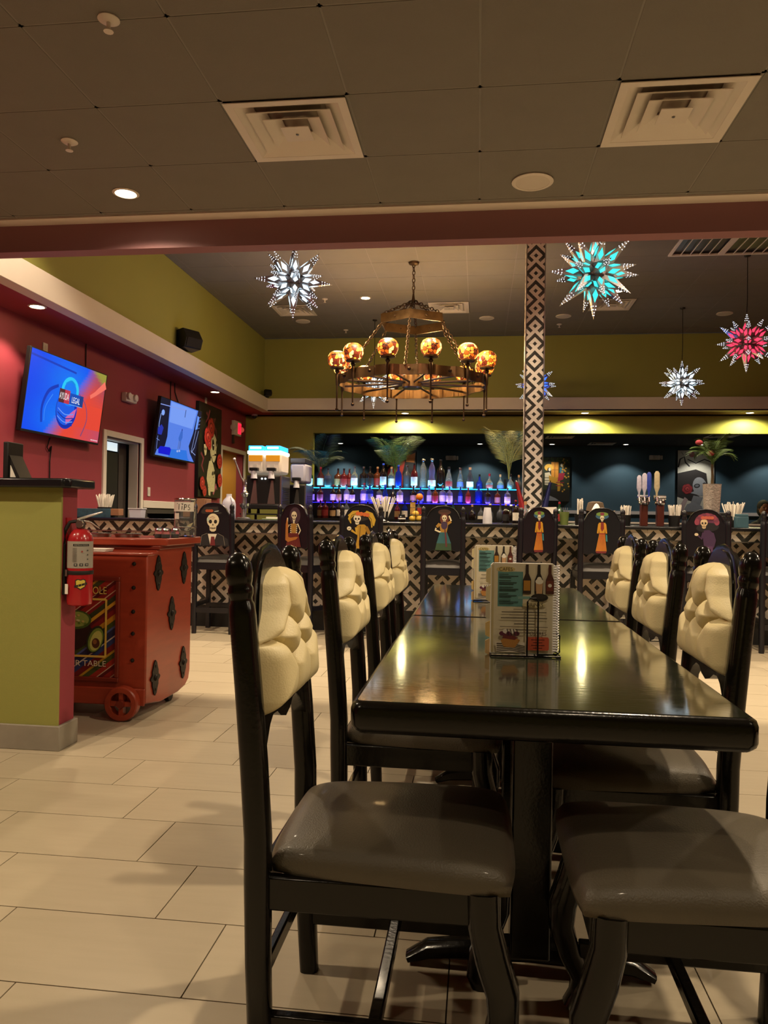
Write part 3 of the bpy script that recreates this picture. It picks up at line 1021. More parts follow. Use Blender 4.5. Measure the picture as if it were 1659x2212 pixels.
for side, x, rz, ysl in (('side of the tables by the cart', -0.40, 0.0, (1.592, 2.43, 3.21, 3.85)), ('side of the tables facing the cart', 0.618, pi, (1.565, 2.165, 2.82, 3.42))):
    for i, y in enumerate(ysl):
        c = chair if first else copy_tree(chair)
        first = False
        c.location = (x, y, 0)
        c.rotation_euler = (0, 0, rz)
        c['label'] = 'cream tufted chair on the %s, %s from the bar' % (side, ORD[i])
        if x > 0 and i == 0:
            c.location = (0.655, 1.545, 0)

# ------------------------------------------------------------------ the bar
BX0, BX1 = -4.0, 3.6
bar = thing('bar_counter', 'long bar clad in black and white patterned tiles with dark counter', 'bar', (0, 0, 0))
obj('counter_top', MB().box(BX0, BX1, 6.73, 7.62, 1.005, 1.034), 'granite_black', bar, bevel=0.008)
obj('bar_core', MB().box(BX0, BX1, 7.11, 7.5, 0.0, 1.004), 'black_matte', bar)
obj('overhang_box', MB().box(BX0, BX1, 6.812, 7.11, 0.917, 1.004), 'black_matte', bar)
obj('metal_strip', MB().box(BX0, BX1, 6.798, 6.812, 0.908, 0.9165), 'steel', bar)
obj('toe_kick', MB().box(BX0, BX1, 7.085, 7.11, 0.0, 0.205), 'black_plastic', bar)
TS = 0.2
def tile_mesh(w, h, v0, v1, rot, th=0.008):
    m = MB().box(0, w, 0, th, 0, h)
    quad = [(0, v0), (1, v0), (1, v1), (0, v1)]
    def R(p):
        x, y = p
        for _ in range(rot):
            x, y = 1 - y, x
        return (x, y)
    m.uv[2] = [R(p_) for p_ in quad]
    return m
g = 0.0012
zr = [(0.207, 0.37, 0.185, 1.0), (0.37, 0.57, 0, 1), (0.57, 0.77, 0, 1), (0.77, 0.916, 0, 0.73)]
protos = {}
def tile_at(key, w, h, v0, v1, rot, parent, loc, rz=0):
    k = (key, rot, parent.name)
    if k not in protos:
        o = obj('tile', tile_mesh(w, h, v0, v1, rot), 'pattern_tile', parent, fix=False)
        protos[k] = o
    else:
        o = protos[k].copy()
        COL.objects.link(o)
    o.location = loc
    o.rotation_euler = (0, 0, rz)
    return o
nx0 = -2.52
i0, i1 = math.ceil((BX0 - nx0) / TS), math.floor((BX1 - nx0) / TS)
trnd = random.Random(21)
for i in range(i0, i1):
    x = nx0 + i * TS
    if x > 2.75 or x < -3.95:
        continue
    for r_, (z0, z1, v0, v1) in enumerate(zr):
        tile_at('f%d' % r_, TS - g, z1 - z0 - g, v0, v1, trnd.randrange(4), bar, (x, 7.10, z0))
for i in range(i0 - 1, i1 + 1):
    x = -2.147 + i * TS - (-0.4 if False else 0)
    x = -2.147 + (i - 2) * TS
    if x > 2.75 or x < -4.0:
        continue
    tile_at('a', TS - g, 0.0875, 0.0, 0.40, 0 if trnd.random() < .5 else 2, bar, (x, 6.803, 0.917))
# inner work counter behind the bar
wk = thing('work_counter', 'dark counter standing behind the bar under the drink machines', 'counter', (0, 0, 0))
obj('worktop', MB().box(-3.5, -1.55, 8.0, 9.54, 0.98, 1.02), 'granite_black', wk, bevel=0.006)
obj('cabinet', MB().box(-3.45, -1.6, 8.05, 9.28, 0, 0.98), 'black_matte', wk)

# ------------------------------------------------------------------ tiled pillar
PXc, PYf, PW = 0.61, 8.75, 0.2
pil = thing('tiled_pillar', 'square pillar clad in black and white patterned tiles with metal corners', 'pillar', (PXc, PYf + 0.11, 0))
obj('core', MB().box(-0.098, 0.098, -0.098, 0.098, 0, ZH), 'black_matte', pil)
zz = 0.07
k = 0
while zz < ZH - 0.01:
    h = min(TS, ZH - zz)
    rt = trnd.randrange(4)
    ky = 'p' if h > TS - 1e-3 else 'pt'
    tile_at(ky, TS - g, h - g, 0, h / TS, rt, pil, (-0.1, -0.108, zz))
    o = tile_at(ky, TS - g, h - g, 0, h / TS, trnd.randrange(4), pil, (-0.108, 0.1, zz), -pi / 2)
    o = tile_at(ky, TS - g, h - g, 0, h / TS, trnd.randrange(4), pil, (0.108, -0.1, zz), pi / 2)
    zz += TS
for a in (-1, 1):
    obj('corner_strip', MB().box(a * 0.104 - 0.006, a * 0.104 + 0.006, -0.112, -0.1, 0, ZH), 'steel', pil)
# pillar stands where the bar's back shelf begins

# ------------------------------------------------------------------ bar stools
def make_stool(name, label, loc, rz, art):
    t = thing(name, label, 'bar stool', loc, rz, 'painted black bar stools')
    L = 'black_navy'
    for s_ in (-1, 1):
        x = 0.172 * s_
        zs = [0, 0.3, 0.7, 1.05, 1.085, 1.092, 1.10, 1.112, 1.122, 1.130, 1.145, 1.165, 1.178]
        wd = [.020, .022, .023, .022, .021, .017, .019, .020, .016, .019, .021, .018, .005]
        obj('rear_post', MB().sweep([(x, -0.02 * max(0, (z - 0.7) / 0.48), z) for z in zs], [(w_, w_) for w_ in wd], 10, power=0.62, up=(0, 1, 0)), L, t, sharp=50)
        obj('front_leg', MB().box(x - 0.02, x + 0.02, 0.34, 0.38, 0, 0.62), L, t, bevel=0.004)
        obj('side_rail', MB().box(x - 0.012, x + 0.012, 0.02, 0.34, 0.58, 0.64), L, t)
        obj('side_stretcher', MB().box(x - 0.012, x + 0.012, 0.02, 0.34, 0.24, 0.28), L, t)
    out = [(-0.155, 0.80), (-0.12, 0.785), (-0.08, 0.80), (-0.04, 0.785), (0, 0.80), (0.04, 0.785), (0.08, 0.80), (0.12, 0.785), (0.155, 0.80)]
    arch = [(0.155, 1.078), (0.142, 1.082), (0.132, 1.10), (0.118, 1.13), (0.09, 1.158), (0.05, 1.176), (0, 1.182)]
    ol = out + arch + [(-a, b) for a, b in arch[-2::-1]]
    bd = obj('back_board', MB().prism(ol, -0.028, -0.004, 'xz'), L, t, bevel=0.003)
    ar = arch[1:] + [(-a, b) for a, b in arch[-2:0:-1]]
    obj('arch_rim', MB().sweep([(a, -0.016, b) for a, b in ar], (0.006, 0.018), 8, up=(0, 1, 0)), L, bd, sharp=60)
    if art:
        art.build('painted_figure', 'paint', bd, (0, -0.0285, 0))
    def pad(u, v):
        a, b = 2 * u - 1, 2 * v - 1
        ed = max(0, (1 - abs(a) ** 6) * (1 - abs(b) ** 6)) ** 0.35
        return (0.185 * a, 0.20 + 0.20 * b, 0.645 + 0.052 * ed + 0.012 * (1 - a * a) * (1 - b * b))
    m = MB().grid(pad, 14, 14)
    ring = [pad(u / 14, 0) for u in range(15)] + [pad(1, v / 14) for v in range(1, 15)] + [pad(1 - u / 14, 1) for u in range(1, 15)] + [pad(0, 1 - v / 14) for v in range(1, 14)]
    n = len(ring)
    m.faces(ring, [tuple(range(n - 1, -1, -1))])
    obj('seat_pad', m, 'stool_leather', t, sharp=80, merge=True)
    obj('rear_rail', MB().box(-0.155, 0.155, -0.01, 0.014, 0.58, 0.645), L, t)
    obj('front_rail', MB().box(-0.155, 0.155, 0.35, 0.372, 0.58, 0.645), L, t)
    obj('foot_board', MB().box(-0.155, 0.155, -0.012, 0.014, 0.19, 0.235), L, t)
    obj('foot_rest', MB().box(-0.155, 0.155, 0.345, 0.375, 0.20, 0.24), L, t)
    return t

def skull(a, cx, cz, s, col='d9cfae', tilt=0):
    a.ell(col, cx, cz + 0.25 * s, 0.72 * s, 0.78 * s, tilt)
    a.poly(col, [(cx - .42 * s, cz - .2 * s), (cx + .42 * s, cz - .2 * s), (cx + .36 * s, cz - .85 * s), (cx + .15 * s, cz - 1.0 * s), (cx - .15 * s, cz - 1.0 * s), (cx - .36 * s, cz - .85 * s)])
    for q in (-1, 1):
        a.ell('15120f', cx + q * 0.3 * s, cz + 0.12 * s, 0.19 * s, 0.22 * s)
    a.poly('15120f', [(cx - .1 * s, cz - .3 * s), (cx + .1 * s, cz - .3 * s), (cx, cz - .08 * s)])
    a.line('2a2118', [(cx - .34 * s, cz - .58 * s), (cx, cz - .64 * s), (cx + .34 * s, cz - .58 * s)], .07 * s)
    for k in range(-2, 3):
        a.line('2a2118', [(cx + k * .12 * s, cz - .48 * s), (cx + k * .12 * s, cz - .74 * s)], .03 * s)
BONE, DK = 'd9cfae', '15120f'
arts = []
a = Art()   # gentleman skull in a suit
a.poly('23201f', [(-.115, 1.10), (-.085, 1.145), (.045, 1.150), (.05, 1.105), (.085, 1.098), (.07, 1.085), (-.10, 1.085)])
a.poly('1b1a1e', [(-.15, .80), (.15, .80), (.14, .86), (.06, .905), (-.06, .905), (-.145, .86)])
skull(a, 0.0, 1.005, 0.080)
a.ell('b8c8b4', -0.045, 1.035, .012, .02)
a.line('b07a70', [(-.03, 1.05), (-.005, 1.062), (.02, 1.05)], .004)
a.line('b07a70', [(-.015, 1.035), (0, 1.042), (.015, 1.035)], .003)
for dx in (-.055, -.035, -.015):
    a.ell('a8502a', dx, 1.112, .017, .013)
a.poly('9fb3ae', [(.01, 1.108), (.055, 1.118), (.05, 1.106), (.012, 1.102)])
a.poly('d8d2c2', [(-.045, .905), (.04, .905), (.0, .80), (-.02, .80)])
a.poly('6a1c22', [(-.014, .88), (.016, .88), (.026, .80), (-.024, .80)])
a.line('8a8378', [(-.05, .91), (-.10, .89), (-.115, .80)], .003)
a.line('8a8378', [(.045, .91), (.10, .885), (.115, .80)], .003)
arts.append((a, 'a skull in a dark suit and red tie'))
a = Art()   # skeleton with guitar, red skirt
a.ell('3d2c38', 0.01, 1.08, .062, .075)
skull(a, 0.0, 1.075, 0.042)
a.poly(BONE, [(-.008, .99), (.008, .99), (.008, 1.04), (-.008, 1.04)])
for k in range(5):
    z = 1.0 - k * .017
    a.line(BONE, [(-.040, z), (-.012, z - .006)], .009)
    a.line(BONE, [(.040, z), (.012, z - .006)], .009)
a.poly('a07834', [(-.03, 1.01), (.03, 1.01), (.024, .92), (-.024, .92)])
a.line(BONE, [(.045, 1.01), (.078, .95), (.045, .90), (.05, .88)], .012)
a.line(BONE, [(-.05, 1.0), (-.075, .95), (-.07, 1.06)], .012)
a.poly('6b2422', [(-.055, .925), (.055, .925), (.085, .805), (-.085, .805)])
for k in range(-3, 4):
    a.line('45120f', [(k * .014, .92), (k * .024, .808)], .004)
a.poly('a86a2c', [(-.092, .862), (-.06, .845), (.03, .87), (.055, .892), (.02, .892), (-.03, .884), (-.06, .89), (-.062, 1.0), (-.078, 1.06), (-.09, 1.0)])
arts.append((a, 'a skeleton woman with a guitar and red skirt'))
a = Art()   # lady in yellow with feathered hat
a.ell('1a1614', 0.0, 1.07, .085, .03, 0.15)
skull(a, -0.035, 1.055, 0.045, 'd6cdb6', 0.3)
for p_ in ([(-.04, 1.115), (-.08, 1.10), (-.105, 1.06), (-.09, 1.02)], [(-.02, 1.12), (-.07, 1.115), (-.11, 1.08)]):
    a.line('b8962a', p_, [.03, .034, .026, .008])
for p_ in ([(.03, 1.11), (.075, 1.09), (.10, 1.04), (.095, .985)], [(.04, 1.12), (.09, 1.10), (.115, 1.05), (.112, 1.0)]):
    a.line('b8962a', p_, [.03, .034, .03, .008])
for p_ in ([(-.04, 1.11), (-.085, 1.09), (-.1, 1.04)], [(.05, 1.10), (.09, 1.06), (.10, 1.0)]):
    a.line(DK, p_, .004)
for k, dx in enumerate((-.03, 0, .03, .055)):
    a.ell('c0602a', dx, 1.108 - .004 * k, .019, .018)
a.poly('a8801f', [(-.04, .995), (-.02, 1.01), (.03, 1.012), (.055, .99), (.03, .90), (.03, .80), (-.05, .80), (-.03, .90)])
a.line('8a6518', [(.045, .99), (.075, .93), (.10, .86)], [.03, .03, .026])
a.line('b8922a', [(-.04, .985), (-.04, .93), (-.085, .96)], [.028, .026, .02])
a.ell('d0c8b0', -.105, .975, .02, .018)
a.line(DK, [(-.116, .97), (-.095, .978)], .004)
a.line(DK, [(-.005, 1.0), (-.012, .91), (-.01, .80)], .004)
arts.append((a, 'a skeleton lady in a yellow dress and feathered hat'))
a = Art()   # water carrier in teal skirt
a.ell('4a2c22', 0.01, 1.13, .055, .024)
a.ell('38231b', 0.01, 1.138, .045, .010)
a.ell('5c2c24', 0.01, 1.07, .038, .05)
skull(a, 0.01, 1.075, 0.030)
a.poly('a07a30', [(-.035, 1.03), (.045, 1.03), (.03, .95), (-.02, .95)])
a.ell('3b2a46', 0.01, 1.015, .028, .035)
a.line('a07a30', [(-.03, 1.03), (-.055, 1.0)], .024)
a.line(BONE, [(-.06, .992), (-.068, .975), (-.02, .955)], .014)
a.line('a07a30', [(.04, 1.03), (.068, 1.05)], .022)
a.line(BONE, [(.07, 1.055), (.05, 1.10)], .012)
a.poly('2c6670', [(-.028, .955), (.034, .955), (.07, .86), (-.055, .86)])
a.poly('2f4a26', [(-.055, .86), (.07, .86), (.075, .80), (-.068, .80)])
for k in range(-4, 5):
    a.line('1d4850', [(k * .007, .95), (k * .0135 + .006, .86), (k * .016 + .004, .805)], .003)
a.line('5c2630', [(.016, .98), (.026, .90), (.03, .83)], [.010, .014, .014])
arts.append((a, 'a skeleton woman in a teal skirt carrying a bowl'))
def sombrero_lady(t2):
    a = Art()
    a.ell('2e5a78', 0, 1.115, .055, .026)
    a.ell('6a8a3a', 0, 1.132, .050, .018)
    a.ell('7a2c40', 0, 1.134, .018, .014)
    skull(a, 0, 1.095, 0.024)
    a.poly('c08a1c', [(-.028, 1.06), (.028, 1.06), (.022, .965), (-.022, .965)])
    a.line('c08a1c', [(-.026, 1.05), (-.036, .97)], .014)
    a.line('c08a1c', [(.026, 1.05), (.036, .97)], .014)
    a.poly('7a1f1c', [(-.01, 1.065), (.012, 1.065), (.016, 1.01), (0, .985), (-.012, 1.01)])
    a.poly('8a2a18', [(-.026, .972), (.026, .972), (.026, .955), (-.026, .955)])
    a.poly('c8861e', [(-.024, .96), (.024, .96), (.040, .815), (-.052, .815)])
    for k in range(-3, 4):
        a.line('a0441c', [(k * .006, .958), (k * .0125 - .006, .818)], .0045)
    a.poly('6a1a20', [(-.052, .82), (.040, .82), (.034, .802), (-.046, .802)])
    a.poly('2f7a86', [(.03, .965), (.042, .955), (.046, .90), (.032, .905)])
    return a
arts.append((sombrero_lady(0), 'a lady in orange and sombrero, beside the pillar'))
arts.append((sombrero_lady(1), 'a lady in orange and sombrero, below the hat'))
a = Art()   # purple lady
a.ell('5c2848', 0.01, 1.09, .082, .062, 0.1)
a.ell('10101a', 0.015, 1.035, .09, .038, 0.1)
for q in range(9):
    t_ = pi * (0.02 + q * 0.12)
    a.ell('6e3048' if q % 2 else '8a3a50', 0.01 + .078 * cos(t_), 1.075 + .06 * sin(t_), .02, .026, t_)
skull(a, -0.012, 1.065, 0.040, 'd0b892')
for dx in (-.02, .005, .03, .05):
    a.ell('b85a48', dx, 1.115, .017, .014)
a.poly('3c2348', [(-.01, 1.01), (.03, 1.015), (.065, .985), (.06, .88), (-.01, .88), (-.02, .96)])
a.line('3c2348', [(.055, .99), (.072, .93), (.06, .87)], [.022, .024, .018])
a.line('3c2348', [(-.012, .99), (-.03, .94), (-.06, .97)], [.024, .02, .014])
a.ell('cfc0a0', -.07, .975, .016, .012)
a.poly('503058', [(-.012, .88), (.06, .88), (.065, .805), (-.04, .805)])
arts.append((a, 'a skeleton lady in purple with a plumed hat'))
for i, (x, rz) in enumerate(((-2.37, 0.0), (-1.606, -0.45), (-1.02, 0.0), (-0.30, 0.0), (0.503, 0.5), (1.04, 0.05), (1.888, -0.5))):
    a, l = arts[i]
    make_stool('bar_stool', 'black bar stool painted with ' + l, (x, 6.65 - 0.05 * abs(rz), 0), rz, a)
make_stool('bar_stool', 'black bar stool at the bar end past the purple lady stool', (2.515, 6.65, 0), 0, None)
# ------------------------------------------------------------------ guacamole cart
cart = thing('serving_cart', 'red wooden serving cart with iron ornaments and avocado picture', 'cart', (-2.06, 3.80, 0))
prof = [(0.0, 0.085), (0.20, 0.05), (0.44, 0.05), (0.55, 0.065), (0.60, 0.095), (0.62, 0.15), (0.62, 0.895), (0.13, 0.895), (0.13, 0.865), (0.0, 0.865)]
obj('body', MB().prism(prof, -0.35, 0.35, 'yz'), 'cart_red', cart, bevel=0.008)
obj('shelf_edge', MB().box(-0.355, 0.355, -0.008, 0.14, 0.857, 0.872), 'cart_red', cart, bevel=0.005)
obj('tray_rim', MB().prism([(-0.38, 0.11), (0.30, 0.11), (0.39, 0.16), (0.395, 0.65), (-0.38, 0.65)], 0.905, 0.945, 'xy'), 'cart_red', cart, bevel=0.006)
obj('rim_moulding', MB().box(-0.36, 0.362, 0.125, 0.63, 0.885, 0.906), 'cart_red_dark', cart, bevel=0.004)
fx0, fx1, fz0, fz1 = -0.205, 0.205, 0.195, 0.745
m = MB().box(fx0, fx1, -0.016, 0.0, fz1 - .022, fz1).box(fx0, fx1, -0.016, 0.0, fz0, fz0 + .022).box(fx0, fx0 + .022, -0.016, 0.0, fz0 + .022, fz1 - .022).box(fx1 - .022, fx1, -0.016, 0.0, fz0 + .022, fz1 - .022)
obj('picture_moulding', m, 'cart_red_dark', cart, bevel=0.004)
obj('skirt_board', MB().box(-0.35, 0.35, -0.012, 0.0, 0.075, 0.165), 'cart_red', cart, bevel=0.006)
a = Art()
X0, X1, Z0, Z1 = fx0 + .02, fx1 - .02, fz0 + .02, fz1 - .02
a.rect('5a1414', X0, Z0, X1, Z1)
def clip_band(u0, u1):
    # band between the slanted lines z - x = u, clipped to the panel
    def cl(poly, f):
        out = []
        for i in range(len(poly)):
            p_, q_ = poly[i], poly[(i + 1) % len(poly)]
            fp, fq = f(p_), f(q_)
            if fp >= 0:
                out.append(p_)
            if (fp >= 0) != (fq >= 0):
                t_ = fp / (fp - fq)
                out.append((p_[0] + (q_[0] - p_[0]) * t_, p_[1] + (q_[1] - p_[1]) * t_))
        return out
    poly = [(X0, Z0), (X1, Z0), (X1, Z1), (X0, Z1)]
    poly = cl(poly, lambda p_: p_[1] - 0.75 * p_[0] - u0)
    return cl(poly, lambda p_: u1 - p_[1] + 0.75 * p_[0]) if len(poly) > 2 else []
bands = [('7a1a16', .02), ('c8b090', .006), ('8a2018', .03), ('541010', .02), ('c0a890', .006), ('9a2a1a', .03), ('3c4a1c', .03), ('b08a20', .014), ('6e1a18', .035), ('243a6a', .03), ('c8c0b0', .008), ('1c2848', .04), ('4a5c94', .012), ('3a4a1c', .03), ('b8861e', .03), ('7a1c1a', .03), ('50181a', .02), ('c89a28', .02), ('2c3a1a', .03)]
u = Z0 - 0.75 * X1
i = 0
while u < Z1 - 0.75 * X0:
    c_, w_ = bands[i % len(bands)]
    pl = clip_band(u, u + w_)
    if len(pl) > 2:
        a.poly(c_, pl)
    u += w_
    i += 1
b0, b1, b2, b3 = -0.125, 0.130, 0.325, 0.625
for p_ in ([(b0, b2), (b1, b2)], [(b1, b2), (b1, b3)], [(b1, b3), (b0, b3)], [(b0, b3), (b0, b2)]):
    a.line('d8b850', p_, 0.011)
a.poly('241a14', [(-.12, .50), (.03, .50), (.06, .46), (.04, .40), (-.02, .36), (-.12, .345)])
a.ell('3a5a20', -.035, .515, .085, .05)
a.ell('8aa04a', -.035, .517, .072, .04)
for k in range(16):
    a.ell(('c8c890', '5a7a30', 'b8a860')[k % 3], -.035 + rnd.uniform(-.055, .055), .517 + rnd.uniform(-.024, .024), .008, .006, 0, 7)
a.ell('22301a', .075, .415, .046, .075, -0.35)
a.ell('6f8a34', .077, .412, .039, .066, -0.35)
a.ell('b8bc62', .079, .408, .03, .055, -0.35)
a.ell('4a2c16', .078, .395, .022, .027)
a.ell('8a5c30', .073, .402, .011, .013)
a.text('14100c', 'GUACAMOLE', -.136, .650, .138, .694)
a.text('e0c060', 'GUACAMOLE', -.132, .653, .134, .692)
a.text('14100c', 'YOUR TABLE', -.138, .272, .140, .306)
a.text('d8ccb0', 'YOUR TABLE', -.134, .274, .137, .304)
a.build('avocado_picture', 'paint_gloss', cart, (0, -0.002, 0), None, 'painted panel with avocado, bowl and striped blanket')
for z in (0.815, 0.69, 0.565, 0.45, 0.31):
    for s_ in (-1, 1):
        obj('nail_stud', MB().lathe([(0.011, 0), (0.010, -0.005), (0.005, -0.009), (1e-5, -0.010)], 10, ax='y'), 'iron', cart, (s_ * 0.276, -0.001, z))
def ornament(y, z):
    m = MB()
    pts = []
    for k in range(32):
        t_ = 2 * pi * k / 32
        ky = abs(cos(t_)) ** 5
        kz = abs(sin(t_)) ** 5
        r_ = 0.034 + 0.020 * ky + 0.055 * kz + 0.006 * cos(8 * t_)
        pts.append((r_ * cos(t_), r_ * sin(t_)))
    m.prism(pts, 0.0, 0.006, 'yz')
    m.ball((0.006, 0, 0), 0.017, 10, 6, sc=(0.7, 1, 1))
    for q in (-1, 1):
        m.ball((0.004, 0, q * 0.062), 0.008, 8, 5, sc=(0.8, 1, 1.3))
    return obj('iron_ornament', m, 'iron', cart, (0.351, y, z))
for y, z in ((0.13, 0.76), (0.49, 0.765), (0.32, 0.52), (0.11, 0.20), (0.50, 0.21)):
    ornament(y, z)
def wheel(x):
    w = obj('wheel', MB().lathe([(0.060, -0.028), (0.084, -0.028), (0.090, -0.022), (0.090, 0.016), (0.084, 0.02), (0.060, 0.02), (0.060, -0.028)], 28, ax='y', caps=False), 'cart_red', cart, (x, -0.03, 0.092))
    for k in range(4):
        t_ = k * pi / 2
        obj('spoke', MB().box(-0.012, 0.012, -0.02, 0.012, 0.012, 0.066).xf(Matrix.Rotation(t_, 4, 'Y')), 'cart_red', w)
    obj('hub', MB().lathe([(0.02, -0.034), (0.022, -0.03), (0.022, 0.016), (0.01, 0.02)], 14, ax='y'), 'cart_red_dark', w)
wheel(0.24)
wheel(-0.24)
for s_ in (-1, 1):
    cs = obj('caster', MB().lathe([(0.012, -0.014), (0.036, -0.014), (0.038, -0.008), (0.038, 0.008), (0.036, 0.014), (0.012, 0.014)], 16, ax='x'), 'rubber', cart, (s_ * 0.30, 0.42, 0.038))
    obj('fork', MB().box(-0.02, -0.016, -0.012, 0.012, -0.005, 0.03).box(0.016, 0.02, -0.012, 0.012, -0.005, 0.03), 'dark_steel', cs)
# things on the cart
def jar_shape(r, h):
    return [(r * .9, 0), (r, 0.006), (r, h * 0.75), (r * 0.98, h - 0.004), (r, h), (r - 0.003, h), (r - 0.004, 0.010), (1e-5, 0.008)]
tj = thing('tip_jar', 'clear plastic tip jar with a hand lettered note and banknotes', 'jar', (-1.72, 4.33, 0.945))
obj('jar_wall', MB().lathe(jar_shape(0.064, 0.225), 28), 'glass', tj)
obj('jar_rim', MB().lathe([(0.066, 0.218), (0.068, 0.222), (0.066, 0.228), (0.062, 0.226), (0.062, 0.219)], 28, caps=False), 'chrome', tj)
obj('water_band', MB().lathe([(0.066, 0.055), (0.067, 0.058), (0.066, 0.061)], 28, caps=False), 'steel', tj)
def curved(name, m_, art_fn, r, a0, a1, z0, z1, parent):
    n = 10
    mm = MB()
    mm.grid(lambda u, v: (r * sin(a0 + (a1 - a0) * u), -r * cos(a0 + (a1 - a0) * u), z0 + (z1 - z0) * v), n, 1)
    return obj(name, mm, m_, parent, fix=False)
curved('paper_note', 'paper_white', None, 0.0655, -1.3, 1.2, 0.150, 0.205, tj)
a = Art()
ink = '18140f'
a.line(ink, [(-.030, .196), (.002, .194)], .004)
a.line(ink, [(-.013, .195), (-.015, .160)], .004)
a.line(ink, [(.006, .182), (.004, .160)], .004)
a.ell(ink, .008, .193, .004, .004)
a.line(ink, [(.020, .192), (.017, .158)], .004)
a.line(ink, [(.020, .192), (.031, .188), (.030, .176), (.019, .174)], .0035)
a.line(ink, [(.051, .190), (.042, .188), (.041, .177), (.050, .171), (.049, .162), (.038, .160)], .0035)
for i, p_ in enumerate(a.mb.v):          # wrap the pen strokes round the jar
    t_ = p_[0] / 0.066
    rr_ = 0.0662 - p_[1] * 0.3
    a.mb.v[i] = (rr_ * sin(t_), -rr_ * cos(t_), p_[2])
a.build('hand_lettering', 'paint', tj)
cr = curved('paper_sticker', 'paper_white', None, 0.0655, -0.75, -0.2, 0.105, 0.14, tj)
obj('banknotes', MB().grid(lambda u, v: (-.045 + .09 * u, -.03 + .05 * v, 0.072 + .012 * sin(5 * u + 3 * v)), 8, 4).grid(lambda u, v: (-.04 + .085 * u, -.02 + .05 * v, 0.045 + .012 * cos(4 * u + 2 * v)), 8, 4), mat('banknote', 'b9a878', 0.8, var=0.3, scale=80), tj, fix=False)
for i, (x, y) in enumerate(((-1.765, 4.06), (-1.712, 4.03), (-1.695, 4.12))):
    sh = thing('salt_shaker', 'small glass shaker with domed steel cap, ' + ('first', 'second', 'third')[i] + ' toward the tip jar', 'shaker', (x, y, 0.945), 0, 'shakers on the cart')
    obj('glass_body', MB().lathe([(0.020, 0), (0.024, 0.004), (0.022, 0.028), (0.020, 0.036)], 14), 'glass', sh)
    obj('salt', MB().lathe([(0.018, 0.003), (0.019, 0.02), (1e-5, 0.021)], 12), 'paper_white', sh)
    obj('cap', MB().lathe([(0.0215, 0.036), (0.022, 0.046), (0.016, 0.056), (1e-5, 0.059)], 14), 'chrome', sh)
for i, x in enumerate((-2.30, -2.13, -1.955)):
    tr = thing('steel_tray', 'shallow steel tray on the cart top, ' + ('farthest from', 'second from', 'nearest to')[i] + ' the shakers', 'tray', (x, 4.08, 0.945), 0, 'steel trays on the cart')
    obj('pan', MB().lathe([(0.066, 0), (0.074, 0.018), (0.071, 0.018), (0.063, 0.003), (1e-5, 0.003)], 20), 'steel', tr)
    obj('rim', MB().lathe([(0.074, 0.016), (0.080, 0.018), (0.080, 0.021), (0.073, 0.021)], 20), 'chrome', tr)
np_ = thing('napkin_stack', 'small stack of pale paper napkins on the cart ledge', 'napkins', (-2.02, 3.853, 0.8735))
for k in range(3):
    obj('napkin', MB().box(-0.08 + .004 * k, 0.07 + .003 * k, -0.045, 0.045, 0.006 * k, 0.006 * k + 0.005), 'paper_white', np_, bevel=0.002)

# ------------------------------------------------------------------ fire extinguisher on the red end of the partition
ex = thing('fire_extinguisher', 'red fire extinguisher with grey label hung on the partition end', 'extinguisher', (-1.812, 3.305, 0.655))
obj('cylinder', MB().lathe([(0.046, 0.0), (0.054, 0.006), (0.056, 0.02), (0.056, 0.295), (0.050, 0.322), (0.034, 0.345), (0.018, 0.352)], 28), 'red_gloss', ex)
obj('label_wrap', MB().grid(lambda u, v: (0.0567 * sin(-0.95 + 2.75 * u), -0.0567 * cos(-0.95 + 2.75 * u), 0.172 + 0.122 * v), 18, 1), mat('grey_label', '9a9488', 0.6, var=0.1), ex, fix=False)
a = Art()
a.rect('1c1a18', -.036, .272, .036, .282)
a.text('b8b0a0', 'INSTRUCTIONS', -.03, .2745, .03, .2795)
for k in range(12):
    a.rect('6a645a', -.038, .262 - k * .0055, -.018, .264 - k * .0055)
for k in range(3):
    a.rect('2a2a30', -.03 + k * .024, .182, -.015 + k * .024, .194)
    a.ell('9a9488', -.0225 + k * .024, .188, .004, .004)
a.ell('9a4038', .004, .248, .004, .004)
for k in range(3):
    a.rect('3a3834', .026, .25 - k * .02, .031, .256 - k * .02)
def wrap_label(a_):
    v, f, c = list(a_.mb.v), list(a_.mb.f), list(a_.mb.c)
    tris = [((q[0], q[i], q[i + 1]), k) for q, k in zip(f, c) for i in range(1, len(q) - 1)]
    for _ in range(3):
        out = []
        for (i, j, k), cl in tris:
            if max(v[i][0], v[j][0], v[k][0]) - min(v[i][0], v[j][0], v[k][0]) < 0.006:
                out.append(((i, j, k), cl))
                continue
            n = len(v)
            for p_, q_ in ((i, j), (j, k), (k, i)):
                v.append(tuple((a0 + b0) / 2 for a0, b0 in zip(v[p_], v[q_])))
            out += [((i, n, n + 2), cl), ((n, j, n + 1), cl), ((n + 2, n + 1, k), cl), ((n, n + 1, n + 2), cl)]
        tris = out
    a_.mb.v, a_.mb.f, a_.mb.c = v, [t for t, _c in tris], [_c for t, _c in tris]
    for i, p_ in enumerate(a_.mb.v):
        t_ = p_[0] / 0.057 + 0.55
        rr_ = 0.0571 - p_[1] * 0.5
        a_.mb.v[i] = (rr_ * sin(t_), -rr_ * cos(t_), p_[2])
wrap_label(a)
a.build('label_print', 'paint', ex)
a = Art()       # yellow shield sticker
a.poly('18140f', [(-.024, .118), (-.012, .124), (0, .120), (.012, .124), (.024, .118), (.022, .088), (0, .074), (-.022, .088)])
a.poly('d8c04a', [(-.020, .115), (-.011, .120), (0, .116), (.011, .120), (.020, .115), (.018, .090), (0, .079), (-.018, .090)])
a.poly('18140f', [(-.028, .094), (.028, .108), (.030, .098), (-.026, .084)])
wrap_label(a)
